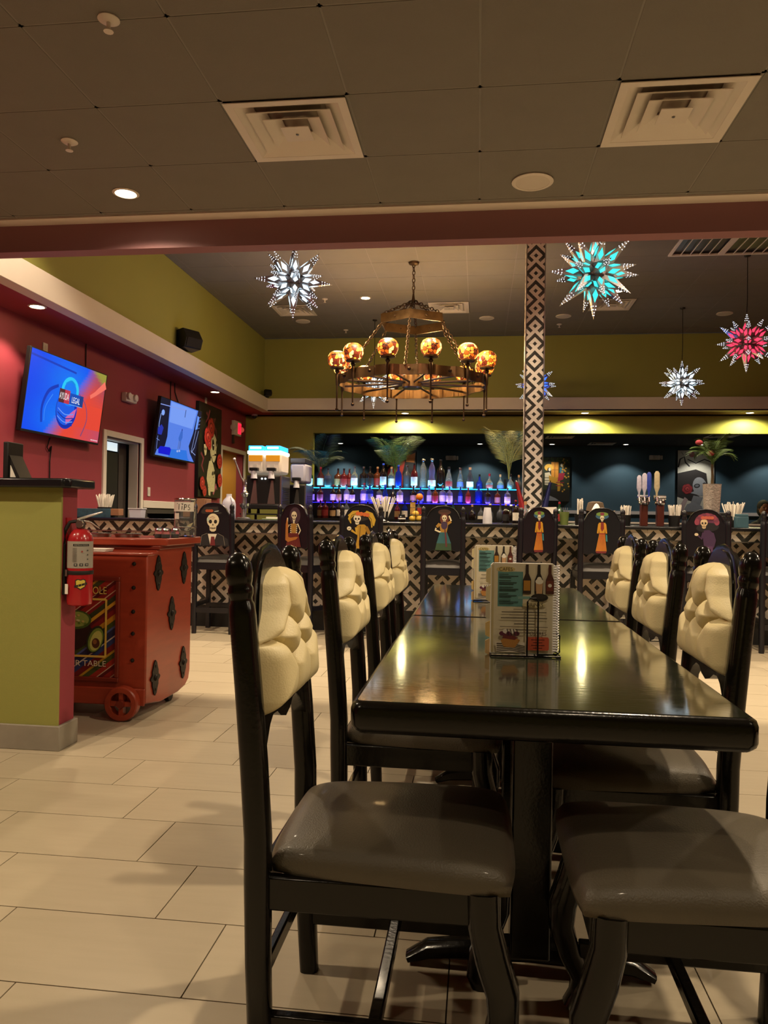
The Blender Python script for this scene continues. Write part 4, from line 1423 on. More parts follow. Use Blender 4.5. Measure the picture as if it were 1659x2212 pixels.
a.build('shield_sticker', 'paint', ex)
obj('strap', MB().lathe([(0.0572, 0.142), (0.0585, 0.146), (0.0585, 0.156), (0.0572, 0.160)], 28, caps=False), 'rubber', ex)
obj('clasp', MB().box(-0.044, -0.034, -0.052, -0.044, 0.135, 0.165), 'steel', ex)
obj('inspection_tag', MB().box(-0.040, -0.026, -0.058, -0.056, 0.055, 0.10), 'paper_white', ex)
vv = obj('valve_head', MB().lathe([(0.016, 0.350), (0.019, 0.356), (0.019, 0.380), (0.013, 0.392)], 14), 'dark_steel', ex)
obj('gauge', MB().lathe([(0.017, -0.026), (0.018, -0.02), (0.010, 0.0)], 14, ax='y'), 'steel', vv, (0.010, -0.008, 0.372))
obj('carry_handle', MB().sweep([(-0.015, 0.0, 0.392), (0.02, 0.006, 0.405), (0.05, 0.045, 0.420), (0.06, 0.075, 0.428)], [(0.010, 0.006), (0.010, 0.006), (0.010, 0.004), (0.008, 0.003)], 8, power=0.6), 'bright_steel', vv)
obj('squeeze_lever', MB().sweep([(0.008, 0.004, 0.388), (0.030, 0.03, 0.380), (0.052, 0.07, 0.352)], [(0.009, 0.004), (0.008, 0.004), (0.006, 0.002)], 8, power=0.6), 'bright_steel', vv)
obj('hose', MB().sweep([(-0.015, -0.01, 0.385), (-0.042, -0.02, 0.380), (-0.060, -0.026, 0.345), (-0.064, -0.028, 0.28), (-0.064, -0.028, 0.15), (-0.060, -0.03, 0.05)], [0.008, 0.008, 0.009, 0.009, 0.009, 0.011], 10), 'rubber', ex)
obj('wall_bracket', MB().box(-0.0638, -0.056, -0.02, 0.02, 0.10, 0.40), 'red_gloss', ex)

# ------------------------------------------------------------------ wall screens
def screen(name, label, y0, y1, art):
    t = thing(name, label, 'television', (-4.395, (y0 + y1) / 2, 1.845))
    w = (y1 - y0)
    tilt = 0.125
    R_ = Matrix.Translation((0.095, 0, 0)) @ Matrix.Rotation(tilt, 4, 'Y') @ Matrix.Rotation(pi / 2, 4, 'Z')
    # local art space: x along the wall, z up, facing -y -> turned to face +x
    h = 0.803
    case = MB().box(-w / 2, w / 2, 0.0, 0.045, 0, h)
    obj('case', case.xf(R_), 'black_plastic', t, bevel=0.004)
    fr = MB().box(-w / 2, w / 2, -0.004, 0.002, 0, 0.022).box(-w / 2, w / 2, -0.004, 0.002, h - 0.010, h).box(-w / 2, -w / 2 + 0.010, -0.004, 0.002, 0.022, h - 0.010).box(w / 2 - 0.010, w / 2, -0.004, 0.002, 0.022, h - 0.010)
    obj('bezel', fr.xf(R_), 'black_plastic', t)
    art.mb.xf(Matrix.Translation((0, -0.0005, 0)))
    art.mb.xf(R_)
    art.build('picture', 'screen', t, None, None, 'lit screen picture')
    obj('wall_mount', MB().box(0.0, 0.12, -0.12, 0.12, 0.30, 0.50), 'black_matte', t)
    return t, R_
def mixc(a, b, t):
    t = max(0, min(1, t))
    return tuple(p_ + (q_ - p_) * t for p_, q_ in zip(a, b))
TW = 1.48
a = Art()
def bg(u, v):
    blue, blue2, red, pink, ol = C('0048f8'), C('0878ff'), C('f04a38'), C('b05a90'), C('a09a40')
    d = u * 1.05 + (0.5 - v) * 0.55
    c = mixc(blue, blue2, math.exp(-((u - .5) ** 2 + (v - .75) ** 2) * 12) + math.exp(-((u - .4) ** 2 + (v - .2) ** 2) * 14))
    c = mixc(c, pink, (d - 0.52) / 0.14)
    c = mixc(c, red, (d - 0.64) / 0.12)
    if v > 0.5:
        c = mixc(c, C('a04a60'), (u - 0.72) / 0.2 * (v - 0.45) * 2)
    if v < 0.16:
        c = mixc(c, C('c05070'), (u - 0.6) * 2)
    c = mixc(c, ol, 3.2 * (u + v - 1.76) / 0.3)
    return c
a.grad(-.73, .022, .73, .793, bg, 40, 24)
a.line('0a3cc8', [(-.72, .74), (-.30, .72), (.1, .70)], .02)
a.curve('0a38c0', [(-.42, .12), (-.44, .28), (-.36, .44), (-.20, .52)], [.03, .035, .04, .03])
a.curve('3a8cff', [(-.38, .14), (-.38, .28), (-.28, .42)], .012)
a.curve('8a4a78', [(.20, .50), (.36, .40), (.42, .24), (.34, .06)], [.008, .014, .016, .02])
a.ell('0a30b8', 0.0, .30, .20, .20, -.2, 30)
a.ell('1460f0', -.02, .31, .17, .17, -.2, 30)
a.poly('d868b0', [(.02, .15), (.16, .24), (.19, .34), (.12, .30), (.0, .22)])
for k in range(4):
    a.curve('0a2ca0' if k % 2 else '70a0ff', [(-.16, .30 - k * .04), (-.02, .25 - k * .04), (.14, .27 - k * .04)], .010)
a.ell('0a80ff', 0.02, .49, .17, .15, 0.1, 26)
for k in range(24):
    t_ = pi * k / 23
    a.ell('28d0ff', 0.02 + .145 * cos(t_), .50 + .12 * sin(t_), .026, .022, t_, 8)
a.curve('0890f0', [(-.08, .56), (.02, .60), (.10, .57)], .02)
a.poly('5a2a30', [(-.18, .36), (.0, .36), (.0, .50), (-.18, .50)])
a.poly('c83a50', [(-.08, .36), (.02, .36), (.02, .50), (-.08, .50)])
a.text('ffffff', 'AYUDA', -.172, .395, .006, .465)
a.poly('1050c0', [(.02, .36), (.28, .36), (.28, .48), (.02, .48)])
a.poly('18408c', [(.22, .36), (.29, .36), (.29, .48), (.22, .48)])
a.line('70b8ff', [(.02, .362), (.28, .362)], .006)
a.text('ffffff', 'LEGAL', .065, .385, .225, .448)
a.line('ff7868', [(.42, .50), (.52, .55), (.72, .68)], [.04, .05, .09])
for k in range(7):
    a.rect('ffe0e8', .55 + k * .022, .038, .565 + k * .022, .050)
TV1, _ = screen('wall_television', 'large wall screen showing blue and red graphics with the words AYUDA LEGAL', 6.70, 8.18, a)
a = Art()
a.rect('0c0e2c', -.745, .022, .745, .793)
a.poly('5a86f0', [(-.43, .793), (.60, .793), (.52, .44), (.42, .24), (.50, .14), (.70, .022), (-.70, .022), (-.66, .10), (-.42, .16), (-.38, .30), (-.42, .60)])
a.poly('7ca4ff', [(-.40, .78), (.55, .78), (.47, .50), (-.38, .50)])
a.poly('2a78e8', [(-.22, .14), (.36, .17), (.44, .06), (.52, .022), (-.26, .022)])
a.poly('0a14d8', [(-.60, .05), (-.22, .05), (-.20, .135), (-.25, .16), (-.56, .15), (-.62, .11)])
a.line('8aa0f0', [(-.74, .70), (.15, .735)], .012)
a.line('30427a', [(.14, .74), (.13, .63)], .02)
a.ell('8ab0ff', -.62, .60, .05, .04)
a.line('98b4f0', [(-.68, .58), (-.70, .45), (-.69, .38)], .016)
a.poly('2434b0', [(-.70, .30), (-.58, .30), (-.54, .40), (-.62, .44), (-.72, .38)])
a.line('7c94e0', [(-.69, .28), (-.68, .10)], .012)
a.line('7c94e0', [(-.72, .24), (-.62, .22)], .008)
a.poly('6a9cff', [(.60, .72), (.68, .70), (.66, .52), (.58, .50)])
for k in range(4):
    a.line('8aa4e8', [(.68, .70 - k * .055), (.744, .715 - k * .055)], .006)
a.line('9cb0e8', [(.61, .50), (.54, .17)], .012)
a.line('9cb0e8', [(.72, .50), (.64, .24), (.55, .15)], .012)
a.line('9cb0e8', [(.52, .18), (.72, .13)], .010)
a.ell('1c3a9c', .09, .44, .016, .022)
a.poly('3a6cd0', [(.05, .42), (.12, .42), (.14, .34), (.10, .28), (.02, .28), (.0, .32)])
a.line('5a78c8', [(.04, .28), (.03, .16)], .035)
a.line('4a68b8', [(.09, .28), (.085, .17)], .03)
a.ell('a8bcf0', .02, .13, .03, .016)
a.ell('a8bcf0', .09, .14, .03, .016)
screen('wall_television', 'large wall screen showing a photo studio with a standing figure', 9.66, 11.16, a)
# cables of the screens
def cable(pts, label, name='power_cable'):
    return tag(obj(name, MB().sweep(pts, 0.007, 6), 'black_matte'), label, 'cable')
cable([(-4.385, 7.35, 1.84), (-4.385, 7.30, 1.74), (-4.385, 7.34, 1.70), (-4.385, 7.38, 1.76), (-4.388, 7.36, 1.60), (-4.39, 7.37, 1.3), (-4.39, 7.40, 0.6), (-4.39, 7.40, 0.02)], 'dark cable looping down the red wall from the large graphics screen')
cable([(-4.39, 8.05, 2.68), (-4.39, 8.05, 2.968)], 'dark cable rising to the soffit above the graphics screen', 'power_cable')
cable([(-4.39, 10.42, 2.66), (-4.39, 10.42, 2.968)], 'dark straight cable above the photo studio screen')
cable([(-4.39, 10.72, 2.62), (-4.39, 10.70, 2.72), (-4.39, 10.58, 2.84), (-4.39, 10.56, 2.968)], 'dark curling cable above the photo studio screen')
def wall_box(name, label, y, z, w, h):
    t = thing(name, label, 'outlet', (XL, y, z))
    obj('plate', MB().box(0, 0.012, -w / 2, w / 2, -h / 2, h / 2), 'white_metal', t, bevel=0.003)
    obj('socket', MB().box(0.012, 0.015, -w / 5, w / 5, -h / 4, h / 4), 'bulb_off', t)
wall_box('wall_outlet', 'white wall outlet above the graphics screen', 7.25, 2.745, 0.08, 0.10)
wall_box('wall_outlet', 'white wall outlet above the tall painting', 11.85, 2.915, 0.08, 0.10)
wall_box('light_switch', 'white light switch beside the black door', 9.76, 1.37, 0.075, 0.12)
def emergency_light(name, label, M_, group='emergency lights'):
    t = thing(name, label, 'emergency light', (0, 0, 0), 0, group)
    t.matrix_world = M_
    obj('housing', MB().box(-0.13, 0.13, -0.07, 0.0, -0.055, 0.055), 'white_metal', t, bevel=0.01)
    for s_ in (-1, 1):
        h = obj('lamp_head', MB().lathe([(0.03, 0.02), (0.042, 0.0), (0.045, -0.03), (0.040, -0.035), (1e-5, -0.032)], 14, ax='y'), 'white_metal', t, (s_ * 0.09, -0.07, 0.01))
    obj('side_head', MB().box(0.14, 0.19, -0.06, -0.01, -0.05, 0.05), 'white_metal', t, bevel=0.012)
MX = Matrix.Rotation(pi / 2, 4, 'Z')
emergency_light('emergency_light', 'white twin emergency light between the two wall screens', Matrix.Translation((XL, 9.06, 2.52)) @ MX)
emergency_light('emergency_light', 'white emergency light on the teal wall above the blue lit bottles', Matrix.Translation((-0.72, 19.75, 2.63)))
emergency_light('emergency_light', 'white emergency light on the teal wall beside the black and white painting', Matrix.Translation((4.36, 19.75, 2.67)))
es = thing('exit_sign', 'white exit sign box with glowing red face over the far doorway', 'exit sign', (XL, 13.36, 2.64))
obj('box', MB().box(0, 0.06, -0.19, 0.19, -0.13, 0.13), 'white_metal', es, bevel=0.006)
obj('lamp_head', MB().lathe([(0.03, 0.02), (0.05, 0.0), (0.055, -0.03), (1e-5, -0.032)], 14, ax='y'), 'white_metal', es, (0.05, -0.22, 0.0))
obj('lamp_head', MB().lathe([(0.03, 0.02), (0.05, 0.0), (0.055, -0.03), (1e-5, -0.032)], 14, ax='y'), 'white_metal', es, (0.05, 0.24, 0.0))
obj('red_face', MB().box(0.06, 0.064, 0.0, 0.165, -0.09, 0.10), 'exit_red', es)
a = Art()
a.text('400408', 'EXIT', 0.02, -0.05, 0.15, 0.06)
a.build('lettering', 'paint', es, (0.0645, 0, 0), (0, 0, pi / 2))
obj('conduit', MB().box(0.0, 0.03, -0.17, -0.10, -0.28, -0.13), 'dark_steel', es)
# black loudspeakers on the soffit ledge
def loudspeaker(loc, rz, label, s_=1.0):
    t = thing('loudspeaker', label, 'speaker', loc, rz)
    pf = [(-0.09, 0.0), (0.10, 0.02), (0.14, 0.14), (0.06, 0.27), (-0.10, 0.25)]
    obj('cabinet', MB().prism([(a_ * s_, b_ * s_) for a_, b_ in pf], -0.14 * s_, 0.14 * s_, 'xz'), 'black_plastic', t, bevel=0.012)
    obj('grille', MB().prism([(0.104 * s_, 0.03 * s_), (0.112 * s_, 0.03 * s_), (0.150 * s_, 0.14 * s_), (0.142 * s_, 0.14 * s_)], -0.12 * s_, 0.12 * s_, 'xz'), 'black_matte', t)
    obj('bracket', MB().box(-0.10 * s_, -0.06 * s_, -0.03, 0.03, -0.02, 0.06 * s_), 'black_matte', t)
loudspeaker((-3.80, 9.55, 3.215), -0.5, 'black angled loudspeaker on the white soffit band, above the screens', 1.0)
loudspeaker((-3.78, 13.30, 3.215), -0.9, 'small black loudspeaker in the corner of the soffit band', 0.45)
sc_ = thing('security_camera', 'white dome security camera under the soffit corner', 'camera', (-4.2, 13.9, 2.97))
obj('base', MB().lathe([(0.055, 0), (0.055, -0.03)], 16), 'white_metal', sc_)
obj('dome', MB().lathe([(0.045, -0.03), (0.04, -0.06), (0.02, -0.078), (1e-5, -0.08)], 16), 'black_plastic', sc_)
# tall painting on the red wall
pt = thing('tall_painting', 'tall canvas of a white faced lady with red roses on black', 'painting', (XL + 0.004, 11.945, 1.35))
obj('canvas', MB().box(0, 0.055, -0.525, 0.525, 0, 1.50), 'black_matte', pt, bevel=0.004)
a = Art()
a.rect('16160f', -.52, .005, .52, 1.495)
for p_, c_ in (([(-.42, .7), (-.30, .62), (-.38, .5), (-.28, .40)], '7a2f3c'), ([(-.20, 1.36), (-.10, 1.30), (-.22, 1.2)], '8a3a48'), ([(-.05, 1.42), (-.12, 1.28), (-.02, 1.2)], '9a4250'), ([(.22, 1.32), (.12, 1.2), (.26, 1.12), (.28, 1.0)], '6a2a38'), ([(.1, 1.3), (.2, 1.18)], '6a2a38'), ([(.0, .12), (.06, .26), (.14, .30)], 'a04858'), ([(.16, .06), (.30, .22), (.34, .14)], 'c06a78')):
    a.line(c_, p_, [.05] + [.06] * (len(p_) - 2) + [.03])
for k in range(14):
    x, z = rnd.uniform(-.48, .48), rnd.uniform(.05, 1.4)
    a.ell('2c3a1e', x, z, .05, .02, rnd.uniform(0, 3), 8)
skin_ = 'e0d8a8'
a.poly(skin_, [(.02, 1.03), (.16, 1.06), (.26, .98), (.30, .88), (.27, .78), (.27, .70), (.22, .62), (.16, .58), (.08, .62), (.04, .68), (.0, .60), (-.08, .50), (-.14, .38), (-.16, .30), (-.10, .20), (-.06, .04), (.02, .03), (.04, .16), (.10, .20), (.22, .22), (.24, .34), (.20, .46), (.14, .54), (.02, .66), (-.04, .80), (-.02, .94)])
a.poly(skin_, [(-.05, .60), (.10, .58), (.20, .46), (.24, .30), (.20, .10), (.02, .10), (-.12, .24), (-.14, .40)])
a.ell(DK, .115, .87, .055, .095, 0.15)
a.ell('e8e4d8', .135, .865, .028, .014)
a.ell(DK, .262, .90, .02, .05)
a.poly(DK, [(.215, .80), (.245, .80), (.235, .77)])
a.ell(DK, .225, .715, .045, .018, 0.1)
a.line(DK, [(.09, .69), (.18, .705), (.27, .72)], .008)
a.line(DK, [(.10, .62), (.03, .70), (.02, .78)], .008)
for k in range(40):
    a.ell('8a8a6a', rnd.uniform(-.12, .18), rnd.uniform(.12, .52), .007, .005, rnd.uniform(0, 3), 6)
a.ell(DK, .10, .40, .022, .035)
a.ell(DK, .17, .41, .02, .032)
a.poly(DK, [(.12, .33), (.15, .33), (.135, .36)])
a.poly('d8d0a0', [(-.33, .84), (-.22, .85), (-.19, .78), (-.22, .68), (-.28, .66), (-.32, .74)])
a.ell(DK, -.29, .77, .02, .024)
a.ell(DK, -.23, .77, .018, .024)
a.rose(-.02, 1.13, .17)
a.rose(-.16, .97, .17)
a.rose(-.10, .86, .10)
a.rose(.40, .62, .13)
a.rose(.42, .30, .12)
a.rose(-.40, .22, .11)
a.rose(-.30, .04, .09) if False else a.rose(-.30, .10, .09)
a.build('painted_image', 'paint_gloss', pt, (0.0556, 0, 0), (0, 0, pi / 2))
# ------------------------------------------------------------------ hanging star lanterns
def star_meshes():
    dirs = []
    for x in (-1, 0, 1):
        for y in (-1, 0, 1):
            for z in (-1, 0, 1):
                if (x, y, z) != (0, 0, 0):
                    dirs.append(Vector((x, y, z)).normalized())
    return dirs
SDIRS = star_meshes()
def spike_parts(R, rb, b):
    # square pyramid from the core (radius rb) to the tip (radius R), base half width b; along +z
    base = [(-b, -b, rb), (b, -b, rb), (b, b, rb), (-b, b, rb)]
    tip = (0, 0, R)
    m, pane, dots = MB(), MB(), MB()
    for k in range(4):
        A, B = Vector(base[k]), Vector(base[(k + 1) % 4])
        T = Vector(tip)
        m.poly([A, B, T])
        nrm = (B - A).cross(T - A).normalized()
        mid = (A + B) / 2
        ax = T - mid
        sd = (B - A) / 2
        def pt(u, v, off=0.0016):
            return mid + ax * v + sd * u * 1.0 + nrm * off
        pane.poly([pt(0, 0.10), pt(0.50, 0.27), pt(0, 0.50), pt(-0.50, 0.27)])
        for v in (0.60, 0.70, 0.79, 0.87):
            wv = 0.30 * (1 - v) + 0.03
            for u in ((-wv, wv) if v < 0.75 else (0,)):
                s_ = 0.0046
                c_ = pt(u * 1.6, v)
                e1, e2 = sd.normalized() * s_, ax.normalized() * s_
                dots.poly([c_ - e1, c_ - e2, c_ + e1, c_ + e2][::-1])
    m.poly([Vector(p_) for p_ in base][::-1])
    return m, pane, dots
def make_star(label, c, R, pane_mat, rz):
    t = thing('star_lantern', label, 'star lantern', c, rz, 'tin star lanterns over the bar')
    obj('core', MB().ball((0, 0, 0), R * 0.33, 14, 10), 'star_tin', t)
    pr = None
    for i, d in enumerate(SDIRS):
        q = Vector((0, 0, 1)).rotation_difference(d).to_matrix().to_4x4()
        long_ = 1.0 if sum(abs(a_) > 0.01 for a_ in d) != 2 else 0.94
        if pr is None:
            m, pane, dots = spike_parts(R, R * 0.30, R * 0.125)
            o = obj('spike', m, 'star_tin', t, fix=False, sharp=10)
            p_ = obj('glass_pane', pane, pane_mat, o, fix=False)
            d_ = obj('punched_holes', dots, 'star_dot', o, fix=False)
            pr = (o, p_, d_)
        else:
            o = pr[0].copy()
            COL.objects.link(o)
            for k in (1, 2):
                cc_ = pr[k].copy()
                COL.objects.link(cc_)
                cc_.parent = o
        o.matrix_local = q @ Matrix.Scale(long_, 4)
        o.parent = t
    obj('cord', MB().sweep([(0, 0, R * 0.98), (0.006, 0, (ZH - c[2]) * 0.4 + 0.3 * R), (0, 0, ZH - c[2] - 0.012)], 0.005, 6), 'black_matte', t)
    obj('ceiling_hook', MB().lathe([(0.04, 0), (0.035, -0.015), (0.01, -0.02)], 12), 'black_plastic', t, (0, 0, ZH - c[2] - 0.006))
    return t
make_star('large tin star lantern with icy white panes near the header beam', (-1.81, 7.2, 3.35), 0.385, 'pane_white', 0.35)
make_star('large tin star lantern with teal panes near the tiled pillar', (0.93, 6.5, 3.14), 0.39, 'pane_teal', 0.2)
make_star('tin star lantern with red panes hanging on a cord', (3.17, 9.6, 3.24), 0.37, 'pane_red', 0.55)
make_star('tin star lantern with white panes against the olive wall, beside the red star', (3.01, 11.9, 3.16), 0.36, 'pane_white', 0.1)
make_star('tin star lantern with blue panes behind the tiled pillar', (0.88, 12.3, 3.21), 0.36, 'pane_blue', 0.3)
make_star('tin star lantern with white panes behind the chandelier', (-1.72, 12.3, 3.18), 0.36, 'pane_white', 0.2)

# ------------------------------------------------------------------ chandelier
CX, CY, CZ, CR = -0.85, 9.55, 2.77, 0.93
ch = thing('chandelier', 'bronze wheel chandelier with twelve amber mosaic shades', 'chandelier', (CX, CY, 0))
m = MB()
NS = 144
def ring_r(t_):
    k = (t_ * 12 / (2 * pi)) % 1.0
    return CR * (1.0 if 0.25 < k < 0.75 else (0.955 if (k < 0.17 or k > 0.83) else 0.985))
pts = []
for i in range(NS):
    t_ = 2 * pi * i / NS
    r_ = ring_r(t_)
    pts.append((r_ * cos(t_), r_ * sin(t_)))
for i in range(NS):
    a_, b_ = pts[i], pts[(i + 1) % NS]
    ia, ib = (a_[0] * .985, a_[1] * .985), (b_[0] * .985, b_[1] * .985)
    z0, z1 = CZ - 0.055, CZ + 0.065
    m.poly([(a_[0], a_[1], z0), (b_[0], b_[1], z0), (b_[0], b_[1], z1), (a_[0], a_[1], z1)])
    m.poly([(ib[0], ib[1], z0), (ia[0], ia[1], z0), (ia[0], ia[1], z1), (ib[0], ib[1], z1)])
    m.poly([(a_[0], a_[1], z1), (b_[0], b_[1], z1), (ib[0], ib[1], z1), (ia[0], ia[1], z1)])
    m.poly([(ia[0], ia[1], z0), (ib[0], ib[1], z0), (b_[0], b_[1], z0), (a_[0], a_[1], z0)])
obj('wheel_band', m, 'bronze', ch, fix=False, merge=True)
obj('centre_drum', MB().lathe([(1e-5, CZ - 0.075), (0.11, CZ - 0.07), (0.125, CZ - 0.055), (0.125, CZ + 0.09), (0.11, CZ + 0.10), (1e-5, CZ + 0.10)], 24), 'bronze', ch)
sp_, lamp_ = None, None
def chain(mb, a, b, link_=0.06, r=0.006):
    a, b = Vector(a), Vector(b)
    d = b - a
    n = max(2, int(d.length / (link_ * 0.72)))
    ax = d.normalized()
    u = ax.cross(Vector((0.3, 0.9, 0.1))).normalized()
    v = ax.cross(u)
    for i in range(n):
        c = a + d * ((i + 0.5) / n)
        w = u if i % 2 else v
        mb.sweep([c + ax * (link_ * 0.5 * cos(q * pi / 4)) + w * (link_ * 0.30 * sin(q * pi / 4)) for q in range(9)], r, 5, up=tuple(ax.cross(w)), caps=False)
    return mb
for i in range(12):
    t_ = 2 * pi * (i + 0.5) / 12 + 0.05
    if sp_ is None:
        sp_ = obj('spoke', MB().sweep([(0.11, 0, 0), (CR * 0.98, 0, 0)], 0.014, 8), 'bronze_dark', ch)
        lamp_ = bpy.data.objects.new('lamp_arm', None)
        obj_ = obj('lamp_arm', MB().lathe([(0.010, -0.36), (0.010, -0.08), (0.016, -0.06), (0.022, 0.05), (0.016, 0.075), (0.030, 0.10), (0.012, 0.125)], 10).ball((0, 0, -0.37), 0.02, 10, 6), 'bronze_dark', ch)
        lamp_ = obj_
        cup = obj('shade_cup', MB().lathe([(0.012, 0.12), (0.085, 0.135), (0.09, 0.15), (0.08, 0.155), (1e-5, 0.14)], 18), 'bronze', lamp_)
        shd = obj('mosaic_shade', MB().lathe([(0.070, 0.150), (0.105, 0.185), (0.122, 0.235), (0.117, 0.285), (0.094, 0.325), (0.060, 0.345), (0.058, 0.341), (0.09, 0.321), (0.112, 0.283), (0.117, 0.235), (0.10, 0.187), (0.066, 0.154)], 20), 'mosaic_glass', lamp_)
        blb = obj('bulb', MB().ball((0, 0, 0.23), 0.035, 10, 8), 'bulb', lamp_)
        s2, l2 = sp_, lamp_
    else:
        s2 = sp_.copy()
        COL.objects.link(s2)
        l2 = lamp_.copy()
        COL.objects.link(l2)
        for q in list(lamp_.children):
            if q.type == 'LIGHT':
                continue
            c = q.copy()
            COL.objects.link(c)
            c.parent = l2
    s2.location = (0, 0, CZ)
    s2.rotation_euler = (0, 0, t_)
    l2.location = ((CR + 0.02) * cos(t_), (CR + 0.02) * sin(t_), CZ)
    l2.rotation_euler = (0, 0, t_)
    if i % 2 == 0:
        ld = bpy.data.lights.new('shade_lamp', 'POINT')
        ld.energy = 27
        ld.color = (1.0, 0.62, 0.25)
        ld.shadow_soft_size = 0.1
        lo = bpy.data.objects.new('shade_lamp', ld)
        link(lo, ch)
        lo.location = ((CR + 0.02) * cos(t_), (CR + 0.02) * sin(t_), CZ + 0.42)
    t3 = 2 * pi * i / 12 + 0.05
    obj('rivet', MB().ball(((CR * 1.0) * cos(t3), (CR * 1.0) * sin(t3), CZ + 0.005), 0.022, 8, 6), 'bronze_dark', ch)
HZ, HR = 3.54, 0.44
m = MB()
for i in range(6):
    t0, t1 = 2 * pi * i / 6 + 0.52, 2 * pi * (i + 1) / 6 + 0.52
    A, B = (HR * cos(t0), HR * sin(t0)), (HR * cos(t1), HR * sin(t1))
    ia, ib = (A[0] * .97, A[1] * .97), (B[0] * .97, B[1] * .97)
    z0, z1 = HZ - 0.055, HZ + 0.055
    m.poly([A + (z0,), B + (z0,), B + (z1,), A + (z1,)])
    m.poly([ib + (z0,), ia + (z0,), ia + (z1,), ib + (z1,)])
    m.poly([A + (z1,), B + (z1,), ib + (z1,), ia + (z1,)])
    m.poly([ia + (z0,), ib + (z0,), B + (z0,), A + (z0,)])
obj('hexagon_band', m, 'bronze', ch, fix=False, merge=True, sharp=20)
for i in range(6):
    t0 = 2 * pi * i / 6 + 0.52
    tm = t0 + pi / 6
    obj('rivet', MB().ball((HR * .87 * cos(tm), HR * .87 * sin(tm), HZ), 0.018, 8, 6), 'bronze_dark', ch)
    obj('chain', chain(MB(), (HR * .96 * cos(t0), HR * .96 * sin(t0), HZ - 0.05), (CR * .96 * cos(t0), CR * .96 * sin(t0), CZ + 0.06)), 'bronze_dark', ch)
    obj('chain', chain(MB(), (HR * .96 * cos(t0), HR * .96 * sin(t0), HZ + 0.05), (0.02 * cos(t0), 0.02 * sin(t0), 3.80)), 'bronze_dark', ch)
obj('hook', MB().lathe([(0.02, 3.78), (0.03, 3.80), (0.02, 3.83), (0.008, 3.92)], 10), 'bronze_dark', ch)
obj('chain', chain(MB(), (0, 0, 3.90), (0, 0, ZH - 0.02)), 'bronze_dark', ch)
obj('ceiling_cap', MB().lathe([(0.07, ZH - 0.006), (0.06, ZH - 0.03), (0.015, ZH - 0.045)], 16), 'bronze_dark', ch)

